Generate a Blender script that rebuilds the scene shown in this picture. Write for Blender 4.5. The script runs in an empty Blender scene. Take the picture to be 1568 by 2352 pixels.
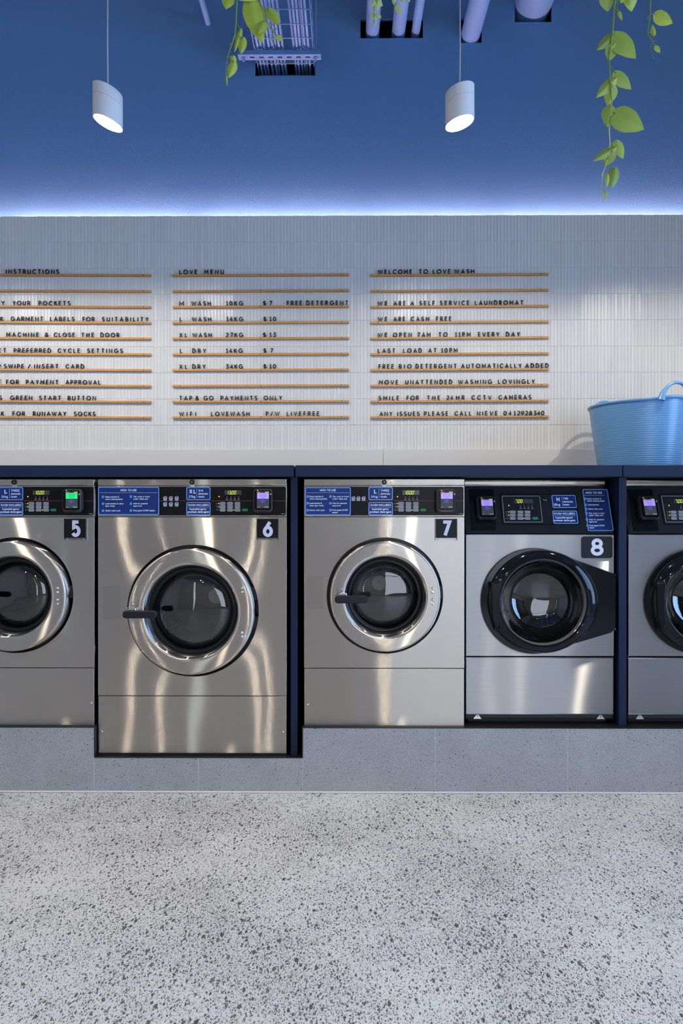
import bpy, math, random
from mathutils import Vector, Matrix
random.seed(7)
R = math.radians
sc = bpy.context.scene
COL = sc.collection

# ------------------------------------------------------------------ camera
F = 1568.0
EYE = 1.247
YAW = R(0.35)
CAMX = 3.03 * math.tan(YAW)
cam = bpy.data.cameras.new('camera'); cam_o = bpy.data.objects.new('camera', cam)
COL.objects.link(cam_o); sc.camera = cam_o
cam.sensor_fit = 'HORIZONTAL'; cam.sensor_width = 24.0; cam.lens = 24.0
cam.clip_start = 0.05
cam_o.location = (CAMX, 0, EYE); cam_o.rotation_euler = (R(90), 0, YAW)

def P(px, py, Y):
    """photo pixel -> point (X, Z) on the vertical plane at depth Y"""
    a, b = (px - 784) / F, -(py - 1176) / F
    dx = -math.sin(YAW) + math.cos(YAW) * a
    dy = math.cos(YAW) + math.sin(YAW) * a
    t = Y / dy
    return CAMX + t * dx, EYE + t * b

# ------------------------------------------------------------------ world, light, exposure
w = bpy.data.worlds.new('world'); sc.world = w; w.use_nodes = True
bg = w.node_tree.nodes['Background']
bg.inputs[0].default_value = (0.45, 0.62, 1.0, 1); bg.inputs[1].default_value = 0.6
sc.view_settings.view_transform = 'Standard'
sc.view_settings.look = 'None'
sc.view_settings.gamma = 1.0
sc.view_settings.use_curve_mapping = False
sc.view_settings.exposure = 0.0

def area(name, loc, rot, sx, sy, power, col):
    l = bpy.data.lights.new(name, 'AREA'); l.shape = 'RECTANGLE'; l.size = sx; l.size_y = sy
    l.energy = power; l.color = col
    o = bpy.data.objects.new(name, l); COL.objects.link(o); o.location = loc; o.rotation_euler = rot
    return o
# daylight through the side window and the shopfront (outside their openings)
area('daylight_side', (4.15, -0.4, 1.65), (0, R(90), 0), 2.6, 5.5, 430, (0.36, 0.60, 1.0))
area('daylight_front', (2.0, -3.75, 1.75), (R(90), 0, 0), 2.8, 3.0, 88, (0.90, 0.95, 1.0))
area('streak_slot_light', (-2.04, -3.74, 1.35), (R(90), 0, 0), .16, 2.5, 5, (0.90, 1.0, 0.92))  # added slot of light, gives the greenish streak on the steel
PENDANT_POWER = 63.0
PENDANT_COL = (1.0, 0.905, 0.76)
COVE_STRENGTH = 200.0

# ------------------------------------------------------------------ materials
def mat(name, col=(.5, .5, .5), rough=.5, metal=0.0, spec=.5, emit=None, estr=0, coat=0, alpha=1):
    m = bpy.data.materials.new(name); m.use_nodes = True
    p = m.node_tree.nodes['Principled BSDF']
    p.inputs['Base Color'].default_value = (*col, 1)
    p.inputs['Roughness'].default_value = rough
    p.inputs['Metallic'].default_value = metal
    p.inputs['Specular IOR Level'].default_value = spec
    p.inputs['Coat Weight'].default_value = coat
    if emit:
        p.inputs['Emission Color'].default_value = (*emit, 1)
        p.inputs['Emission Strength'].default_value = estr
    return m
def nt(m): return m.node_tree.nodes, m.node_tree.links, m.node_tree.nodes['Principled BSDF']
def node(m, t, **kw):
    n = m.node_tree.nodes.new(t)
    for k, v in kw.items():
        if k.startswith('_'): setattr(n, k[1:], v)
        else:
            n.inputs[int(k[1:]) if k[0] == 'i' and k[1:].isdigit() else k.replace('_', ' ')].default_value = v
    return n
def lk(m, a, b): m.node_tree.links.new(a, b)
def math_n(m, op, a, b=None):
    n = m.node_tree.nodes.new('ShaderNodeMath'); n.operation = op
    for i, v in enumerate((a, b)):
        if v is None: continue
        if isinstance(v, (int, float)): n.inputs[i].default_value = v
        else: lk(m, v, n.inputs[i])
    return n.outputs[0]
def ramp(m, fac, stops):
    n = m.node_tree.nodes.new('ShaderNodeValToRGB'); lk(m, fac, n.inputs[0])
    e = n.color_ramp.elements
    while len(e) < len(stops): e.new(0.5)
    for el, (p, c) in zip(e, stops):
        el.position = p; el.color = (*c, 1) if len(c) == 3 else c
    return n.outputs[0]

def bump_noise(m, scale, dist, detail=3, strength=1.0):
    tc = node(m, 'ShaderNodeTexCoord'); n = node(m, 'ShaderNodeTexNoise', Scale=scale, Detail=detail)
    lk(m, tc.outputs['Object'], n.inputs['Vector'])
    b = node(m, 'ShaderNodeBump', Distance=dist, Strength=strength)
    lk(m, n.outputs[0], b.inputs['Height']); lk(m, b.outputs[0], nt(m)[2].inputs['Normal'])
    return b

def steel(name, cz=None, rad=.25, amp=.0012, L=.11, seed=0.0, wave=.0022, rough=.20, tone=(.575, .53, .47)):
    """brushed stainless sheet: vertical scatter of highlights, slow waves, dishing round the door hole"""
    m = mat(name, (.60, .58, .55), rough + .1, 1.0)
    p = nt(m)[2]
    gl = node(m, 'ShaderNodeBsdfAnisotropic', _distribution='GGX', Roughness=rough, Anisotropy=.917)
    t = node(m, 'ShaderNodeCombineXYZ', X=1.0); lk(m, t.outputs[0], gl.inputs['Tangent'])
    mixs = node(m, 'ShaderNodeMixShader', i0=.78); lk(m, p.outputs[0], mixs.inputs[1]); lk(m, gl.outputs[0], mixs.inputs[2])
    lk(m, mixs.outputs[0], m.node_tree.nodes['Material Output'].inputs['Surface'])
    tc = node(m, 'ShaderNodeTexCoord')
    mp = node(m, 'ShaderNodeMapping', Location=(seed, 0, seed * .7), Scale=(1.0, 1.0, .75))
    lk(m, tc.outputs['Object'], mp.inputs[0])
    n = node(m, 'ShaderNodeTexNoise', Scale=3.2, Detail=1.0, Roughness=.35); lk(m, mp.outputs[0], n.inputs['Vector'])
    h = math_n(m, 'MULTIPLY', n.outputs[0], wave)
    if cz is not None:
        sub = node(m, 'ShaderNodeVectorMath', _operation='SUBTRACT'); lk(m, tc.outputs['Object'], sub.inputs[0])
        sub.inputs[1].default_value = (0, 0, cz)
        mul = node(m, 'ShaderNodeVectorMath', _operation='MULTIPLY'); lk(m, sub.outputs[0], mul.inputs[0])
        mul.inputs[1].default_value = (1, 0, 1)
        ln = node(m, 'ShaderNodeVectorMath', _operation='LENGTH'); lk(m, mul.outputs[0], ln.inputs[0])
        d = math_n(m, 'DIVIDE', math_n(m, 'SUBTRACT', rad, ln.outputs['Value']), L)
        h = math_n(m, 'ADD', h, math_n(m, 'MULTIPLY', math_n(m, 'EXPONENT', d), amp))
    b = node(m, 'ShaderNodeBump', Distance=1.0, Strength=1.0); lk(m, h, b.inputs['Height'])
    lk(m, b.outputs[0], p.inputs['Normal']); lk(m, b.outputs[0], gl.inputs['Normal'])
    # fine horizontal brushing in the roughness and tone
    mp2 = node(m, 'ShaderNodeMapping', Scale=(6, 6, 900)); lk(m, tc.outputs['Object'], mp2.inputs[0])
    n2 = node(m, 'ShaderNodeTexNoise', Scale=1.0, Detail=2.0); lk(m, mp2.outputs[0], n2.inputs['Vector'])
    cr = ramp(m, n2.outputs[0], [(.3, tuple(c * .96 for c in tone)), (.7, tuple(c * 1.05 for c in tone))])
    lk(m, cr, p.inputs['Base Color']); lk(m, cr, gl.inputs['Color'])
    return m

M = {}
M['steel'] = steel('brushed_steel')
M['steel_round'] = steel('spun_steel', None, seed=2.0, wave=.0012)
M['chrome'] = mat('polished_metal', (.75, .74, .72), .12, 1.0)
M['black'] = mat('black_plastic', (.010, .010, .012), .42, spec=.3)
M['black_gloss'] = mat('glossy_black_plastic', (.005, .007, .009), .07, spec=.34)
M['rubber'] = mat('black_rubber', (.005, .005, .006), .28)
M['cab_black'] = mat('black_painted_steel', (.008, .008, .009), .4)
M['panel'] = mat('charcoal_panel', (.011, .013, .017), .42, spec=.25); bump_noise(M['panel'], 900, .0002)
M['panel_flat'] = mat('black_control_film', (.006, .006, .007), .30, spec=.16)
M['navy'] = mat('navy_laminate', (.007, .017, .048), .5, spec=.22)
M['sticker'] = mat('blue_sticker', (.010, .038, .185), .4, spec=.25)
M['sticker_edge'] = mat('pale_blue_sticker_edge', (.25, .45, .85), .4)
M['white_print'] = mat('white_print', (.85, .87, .92), .5)
M['grey_print'] = mat('grey_print', (.35, .35, .36), .5)
M['red'] = mat('red_print', (.38, .05, .03), .5)
M['key'] = mat('grey_key', (.45, .45, .44), .5)
M['green_key'] = mat('green_key', (.005, .26, .11), .45)
M['disp_back'] = mat('display_window', (.055, .055, .045), .25)
M['disp_off'] = mat('unlit_segments', (.11, .11, .10), .4)
M['disp_on'] = mat('lit_segments', (.4, .4, 0), .5, emit=(.75, .85, .02), estr=1.3)
M['led_y'] = mat('yellow_led', (.5, .4, 0), .4, emit=(1, .75, .05), estr=1.2)
M['led_g'] = mat('green_led', (0, .4, .1), .4, emit=(.02, .7, .25), estr=.7)
M['reader_face'] = mat('black_reader_face', (.004, .004, .005), .22, spec=.12)
M['scr_dark'] = mat('screen_dark', (.03, .03, .035), .4, spec=.15, emit=(.045, .048, .06), estr=.8)
M['scr_purple'] = mat('screen_purple', (.2, .15, .4), .3, emit=(.38, .25, .90), estr=.9)
M['scr_green'] = mat('screen_green', (.02, .4, .1), .3, emit=(.0, .72, .16), estr=.9)
M['scr_red'] = mat('screen_red', (.4, .1, .1), .3, emit=(.75, .13, .12), estr=.7)
M['scr_yellow'] = mat('screen_yellow', (.4, .4, .1), .3, emit=(.55, .6, .10), estr=.7)
M['scr_blue'] = mat('screen_blue', (.05, .08, .4), .3, emit=(.06, .09, .85), estr=.9)
M['reader_side'] = mat('grey_reader_rim', (.035, .035, .037), .35, spec=.35)
M['number'] = mat('white_number', (.66, .67, .78), .45)
M['clear'] = None
M['hub'] = mat('pale_hub_cap', (.80, .76, .75), .4)
M['plate_black'] = mat('black_number_card', (.007, .007, .009), .35, spec=.18)
M['white_stone'] = mat('white_splashback', (.58, .57, .56), .38)
M['wood'] = mat('oak_rail', (.40, .20, .05), .5)
M['letter'] = mat('black_letter', (.010, .010, .012), .5, spec=.2)
M['pend'] = mat('white_pendant', (.72, .72, .71), .55)
M['cord'] = mat('grey_cord', (.42, .44, .50), .6)
M['bulb'] = mat('lit_bulb', (1, 1, 1), .5, emit=(1, .88, .70), estr=26)
M['pipe'] = mat('lavender_paint', (.105, .26, .56), .5)
M['wire'] = mat('lavender_wire', (.09, .21, .45), .45)
M['cable'] = mat('pale_cable', (.14, .30, .58), .5)
M['white_paint'] = mat('white_paint', (.62, .61, .60), .7)
M['grout'] = mat('white_grout', (.56, .56, .55), .8)
M['cove'] = mat('led_strip', (1, 1, 1), .5, emit=(1.0, .46, .40), estr=COVE_STRENGTH)
M['warm_wall'] = mat('warm_grey_paint', (.58, .52, .46), .7)
M['ceil'] = mat('grey_ceiling_paint', (.20, .22, .28), .8)
M['shop_frame'] = mat('dark_window_frame', (.03, .03, .035), .4)

def glass_mat(name, tint, refl=1.0):
    m = bpy.data.materials.new(name); m.use_nodes = True
    ns, ls = m.node_tree.nodes, m.node_tree.links
    ns.remove(ns['Principled BSDF']); out = ns['Material Output']
    tr = ns.new('ShaderNodeBsdfTransparent'); tr.inputs[0].default_value = (*tint, 1)
    gl = ns.new('ShaderNodeBsdfGlossy'); gl.inputs['Roughness'].default_value = .02
    fr = ns.new('ShaderNodeFresnel'); fr.inputs[0].default_value = 1.5
    mm = ns.new('ShaderNodeMath'); mm.operation = 'MULTIPLY'; mm.inputs[1].default_value = refl; mm.use_clamp = True
    mx = ns.new('ShaderNodeMixShader')
    ls.new(fr.outputs[0], mm.inputs[0]); ls.new(mm.outputs[0], mx.inputs[0])
    ls.new(tr.outputs[0], mx.inputs[1]); ls.new(gl.outputs[0], mx.inputs[2]); ls.new(mx.outputs[0], out.inputs[0])
    return m
M['glass'] = glass_mat('door_glass', (.80, .82, .82), 3.0)
M['clear'] = glass_mat('clear_acrylic', (.9, .92, .94), 1.3)
M['pane'] = glass_mat('window_glass', (.95, .97, 1.0), 1.0)

# perforated drum
m = M['drum'] = mat('perforated_drum', (.07, .07, .07), .45, 1.0)
tc = node(m, 'ShaderNodeTexCoord'); v = node(m, 'ShaderNodeTexVoronoi', Scale=90.0, Randomness=.1)
lk(m, tc.outputs['Object'], v.inputs['Vector'])
lk(m, ramp(m, v.outputs['Distance'], [(.25, (.01, .01, .01)), (.33, (.07, .07, .069))]), nt(m)[2].inputs['Base Color'])

# blue wall paint with fine roller texture
m = M['blue'] = mat('blue_wall_paint', (.066, .200, .425), .62); bump_noise(m, 150, .0009, 4)

# white glazed tile, every tile a shade apart
m = M['tile'] = mat('white_glazed_tile', (.66, .66, .65), .30)
g = node(m, 'ShaderNodeNewGeometry')
lk(m, ramp(m, g.outputs['Random Per Island'], [(0, (.590, .588, .578)), (1, (.628, .625, .615))]), nt(m)[2].inputs['Base Color'])

# polished concrete floor with exposed aggregate
def terrazzo():
    m = mat('polished_concrete', (.5, .5, .5), .38)
    p = nt(m)[2]; tc = node(m, 'ShaderNodeTexCoord')
    wn = node(m, 'ShaderNodeTexNoise', Scale=70.0, Detail=2.0); lk(m, tc.outputs['Object'], wn.inputs['Vector'])
    off = node(m, 'ShaderNodeVectorMath', _operation='SCALE', Scale=.010); lk(m, wn.outputs['Color'], off.inputs[0])
    add = node(m, 'ShaderNodeVectorMath', _operation='ADD'); lk(m, tc.outputs['Object'], add.inputs[0]); lk(m, off.outputs[0], add.inputs[1])
    patch = node(m, 'ShaderNodeTexNoise', Scale=1.6, Detail=3.0, Roughness=.6); lk(m, tc.outputs['Object'], patch.inputs['Vector'])
    base = ramp(m, patch.outputs[0], [(.35, (.60, .59, .57)), (.65, (.68, .67, .65))])
    sand = node(m, 'ShaderNodeTexNoise', Scale=420.0, Detail=2.0); lk(m, tc.outputs['Object'], sand.inputs['Vector'])
    mx0 = node(m, 'ShaderNodeMix', _data_type='RGBA', _blend_type='MULTIPLY'); mx0.inputs[0].default_value = 1.0
    lk(m, base, mx0.inputs[6]); lk(m, ramp(m, sand.outputs[0], [(.3, (.84, .84, .84)), (.65, (1.06, 1.06, 1.06))]), mx0.inputs[7])
    cur = mx0.outputs[2]
    for sc_, thr, rmin, rmax, dark, seed, rot in ((70, .78, .10, .40, .085, 0, .5), (118, .50, .12, .40, .10, 3.1, 1.1), (200, .40, .16, .42, .13, 7.7, .1), (330, .45, .2, .42, .20, 5.5, .8)):
        mp = node(m, 'ShaderNodeMapping', Location=(seed, seed, 0), Rotation=(0, 0, rot), Scale=(1.0, .52, .0)); lk(m, add.outputs[0], mp.inputs[0])
        vo = node(m, 'ShaderNodeTexVoronoi', _voronoi_dimensions='2D', Scale=float(sc_), Randomness=1.0); lk(m, mp.outputs[0], vo.inputs['Vector'])
        sep = node(m, 'ShaderNodeSeparateColor'); lk(m, vo.outputs['Color'], sep.inputs[0])
        # stone present where its random exceeds thr raised by bare patches
        t2 = math_n(m, 'ADD', math_n(m, 'MULTIPLY', math_n(m, 'SUBTRACT', patch.outputs[0], .5), 1.5), thr)
        pres = math_n(m, 'GREATER_THAN', sep.outputs[0], t2)
        size = math_n(m, 'ADD', math_n(m, 'MULTIPLY', math_n(m, 'POWER', sep.outputs[1], 2.0), rmax - rmin), rmin)
        ins = math_n(m, 'LESS_THAN', vo.outputs['Distance'], size)
        f = math_n(m, 'MULTIPLY', pres, ins)
        colr = ramp(m, sep.outputs[2], [(0, (dark * .55, dark * .6, dark * .65)), (.7, (dark, dark * 1.02, dark * 1.02)), (1, (dark * 1.9, dark * 1.85, dark * 1.7))])
        mx = node(m, 'ShaderNodeMix', _data_type='RGBA'); lk(m, f, mx.inputs[0]); lk(m, cur, mx.inputs[6]); lk(m, colr, mx.inputs[7])
        cur = mx.outputs[2]
    lk(m, cur, p.inputs['Base Color'])
    return m
M['floor'] = terrazzo()

def stone_tile():
    m = mat('grey_stone_tile', (.25, .25, .25), .45)
    p = nt(m)[2]; tc = node(m, 'ShaderNodeTexCoord')
    n = node(m, 'ShaderNodeTexNoise', Scale=5.0, Detail=5.0, Roughness=.6); lk(m, tc.outputs['Object'], n.inputs['Vector'])
    cur = ramp(m, n.outputs[0], [(.3, (.33, .33, .325)), (.7, (.40, .40, .395))])
    n2 = node(m, 'ShaderNodeTexNoise', Scale=260.0, Detail=3.0); lk(m, tc.outputs['Object'], n2.inputs['Vector'])
    mx0 = node(m, 'ShaderNodeMix', _data_type='RGBA', _blend_type='MULTIPLY'); mx0.inputs[0].default_value = 1.0
    lk(m, cur, mx0.inputs[6]); lk(m, ramp(m, n2.outputs[0], [(.3, (.72, .72, .72)), (.7, (1.2, 1.2, 1.2))]), mx0.inputs[7]); cur = mx0.outputs[2]
    for s, thr, rad, c, seed in ((85, .90, .22, (.08, .08, .08), 0), (150, .82, .26, (.15, .15, .15), 4), (300, .80, .3, (.19, .19, .19), 2), (170, .93, .20, (.55, .55, .54), 9)):
        mp = node(m, 'ShaderNodeMapping', Location=(seed, 0, seed)); lk(m, tc.outputs['Object'], mp.inputs[0])
        vo = node(m, 'ShaderNodeTexVoronoi', Scale=float(s)); lk(m, mp.outputs[0], vo.inputs['Vector'])
        sep = node(m, 'ShaderNodeSeparateColor'); lk(m, vo.outputs['Color'], sep.inputs[0])
        f = math_n(m, 'MULTIPLY', math_n(m, 'GREATER_THAN', sep.outputs[0], thr), math_n(m, 'LESS_THAN', vo.outputs['Distance'], rad))
        mx = node(m, 'ShaderNodeMix', _data_type='RGBA'); lk(m, f, mx.inputs[0]); lk(m, cur, mx.inputs[6]); mx.inputs[7].default_value = (*c, 1)
        cur = mx.outputs[2]
    lk(m, cur, p.inputs['Base Color'])
    return m
M['plinth'] = stone_tile()

# wood grain on the rails
m = M['wood']; tc = node(m, 'ShaderNodeTexCoord'); mp = node(m, 'ShaderNodeMapping', Scale=(6, 60, 160)); lk(m, tc.outputs['Object'], mp.inputs[0])
n = node(m, 'ShaderNodeTexNoise', Scale=1.0, Detail=4.0); lk(m, mp.outputs[0], n.inputs['Vector'])
lk(m, ramp(m, n.outputs[0], [(.3, (.46, .20, .045)), (.7, (.62, .31, .085))]), nt(m)[2].inputs['Base Color'])

# tub: flexible plastic
m = M['tub'] = mat('sky_blue_plastic', (.125, .295, .53), .26)
nt(m)[2].inputs['Subsurface Weight'].default_value = .15
nt(m)[2].inputs['Subsurface Radius'].default_value = (.01, .01, .02)

def leafmat(name, c0, c1):
    m = mat(name, c0, .42)
    g = node(m, 'ShaderNodeNewGeometry'); lk(m, ramp(m, g.outputs['Random Per Island'], [(0, c0), (1, c1)]), nt(m)[2].inputs['Base Color'])
    return m
M['leaf_a'] = leafmat('yellow_green_leaf', (.35, .44, .05), (.46, .54, .07))
M['leaf_b'] = leafmat('green_leaf', (.22, .30, .05), (.40, .50, .07))
M['leaf_c'] = leafmat('pale_green_leaf', (.38, .48, .16), (.50, .58, .22))
M['stem'] = mat('green_stem', (.22, .30, .05), .5)

# ------------------------------------------------------------------ mesh helpers
class MB:
    def __init__(s): s.v = []; s.f = []; s.warp = None
    def add(s, vs, fs):
        b = len(s.v); s.v += [tuple(x) for x in vs]; s.f += [tuple(b + i for i in f) for f in fs]
    def box(s, x0, x1, y0, y1, z0, z1):
        s.add([(x0, y0, z0), (x1, y0, z0), (x1, y1, z0), (x0, y1, z0), (x0, y0, z1), (x1, y0, z1), (x1, y1, z1), (x0, y1, z1)],
              [(0, 1, 5, 4), (1, 2, 6, 5), (2, 3, 7, 6), (3, 0, 4, 7), (4, 5, 6, 7), (3, 2, 1, 0)])
        return s
    def prism(s, poly, y0, y1):
        """polygon in XZ (counter-clockwise seen from -Y), front at y0"""
        n = len(poly)
        s.add([(x, y0, z) for x, z in poly] + [(x, y1, z) for x, z in poly],
              [tuple(range(n)), tuple(range(2 * n - 1, n - 1, -1))] + [(i, i + n, (i + 1) % n + n, (i + 1) % n) for i in range(n)])
        return s
    def lathe(s, prof, cx, cz, n=72, y=0.0, loop=False):
        """(r, y) profile turned about the Y axis"""
        k = len(prof); vs = []
        for i in range(n):
            a = 2 * math.pi * i / n
            vs += [(cx + r * math.cos(a), y + yy, cz + r * math.sin(a)) for r, yy in prof]
        fs = []
        for i in range(n):
            j = (i + 1) % n
            for q in range(k if loop else k - 1):
                q2 = (q + 1) % k
                fs.append((i * k + q, j * k + q, j * k + q2, i * k + q2))
        s.add(vs, fs); return s
    def lathe_z(s, prof, cx, cy, n=72):
        k = len(prof); vs = []
        for i in range(n):
            a = 2 * math.pi * i / n
            vs += [(cx + r * math.cos(a), cy + r * math.sin(a), z) for r, z in prof]
        fs = []
        for i in range(n):
            j = (i + 1) % n
            for q in range(k - 1): fs.append((i * k + q, j * k + q, j * k + q + 1, i * k + q + 1))
        s.add(vs, fs); return s
    def tube(s, pts, r, n=8, rz=None, caps=True):
        pts = [Vector(p) for p in pts]; rings = []
        up = None
        for i, p in enumerate(pts):
            t = (pts[min(i + 1, len(pts) - 1)] - pts[max(i - 1, 0)]).normalized()
            if up is None:
                up = Vector((0, 0, 1)) if abs(t.z) < .9 else Vector((0, 1, 0))
            a = t.cross(up).normalized(); b = a.cross(t).normalized(); up = b
            ri = r[i] if isinstance(r, (list, tuple)) else r
            rings.append([p + a * ri * math.cos(2 * math.pi * q / n) + b * (rz or ri) * math.sin(2 * math.pi * q / n) for q in range(n)])
        vs = [v for ring in rings for v in ring]; fs = []
        for i in range(len(rings) - 1):
            for q in range(n):
                fs.append((i * n + q, i * n + (q + 1) % n, (i + 1) * n + (q + 1) % n, (i + 1) * n + q))
        if caps:
            fs.append(tuple(range(n - 1, -1, -1))); fs.append(tuple((len(rings) - 1) * n + q for q in range(n)))
        s.add(vs, fs); return s
    def dome(s, x, y, z, r, h, n=14):
        """button head bulging towards -Y from plane y"""
        s.lathe([(r, 0), (r * .92, -h * .45), (r * .6, -h * .85), (.0001, -h)], x, z, n, y); return s
    def build(s, name, m, parent=None, bevel=0, smooth=None, label=None):
        me = bpy.data.meshes.new(name)
        vs = s.v if s.warp is None else [s.warp(v) for v in s.v]
        me.from_pydata(vs, [], s.f); me.materials.append(m); me.validate(); me.update()
        o = bpy.data.objects.new(name, me); COL.objects.link(o)
        if parent: o.parent = parent
        if smooth:
            me.polygons.foreach_set('use_smooth', [True] * len(me.polygons)); me.set_sharp_from_angle(angle=R(smooth))
        if bevel:
            b = o.modifiers.new('bevel', 'BEVEL'); b.width = bevel; b.segments = 3; b.limit_method = 'ANGLE'; b.angle_limit = R(40)
            b.harden_normals = False
            me.polygons.foreach_set('use_smooth', [True] * len(me.polygons)); me.set_sharp_from_angle(angle=R(50))
        if label: o['label'] = label
        return o

def tag(o, label, cat, group=None):
    o['label'] = label; o['category'] = cat
    if group: o['group'] = group
    return o
def struct(o): o['kind'] = 'structure'; return o
def empty(name, loc, label, cat, group=None):
    o = bpy.data.objects.new(name, None); COL.objects.link(o); o.location = loc; o.empty_display_size = .1
    return tag(o, label, cat, group)
def rrect(x0, x1, z0, z1, r, n=5):
    out = []
    for cx, cz, a0 in ((x1 - r, z0 + r, -90), (x1 - r, z1 - r, 0), (x0 + r, z1 - r, 90), (x0 + r, z0 + r, 180)):
        for i in range(n + 1):
            a = R(a0 + 90 * i / n); out.append((cx + r * math.cos(a), cz + r * math.sin(a)))
    return out
def frame_ring(mb, outer, inner, y0, y1):
    """flat ring between two polygons of equal length"""
    n = len(outer)
    vs = [(x, y0, z) for x, z in outer] + [(x, y0, z) for x, z in inner] + [(x, y1, z) for x, z in outer] + [(x, y1, z) for x, z in inner]
    fs = []
    for i in range(n):
        j = (i + 1) % n
        fs += [(i, j, n + j, n + i), (2 * n + i, i + 3 * n, j + 3 * n, 2 * n + j), (i, 2 * n + i, 2 * n + j, j), (n + i, n + j, 3 * n + j, 3 * n + i)]
    mb.add(vs, fs)

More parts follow.
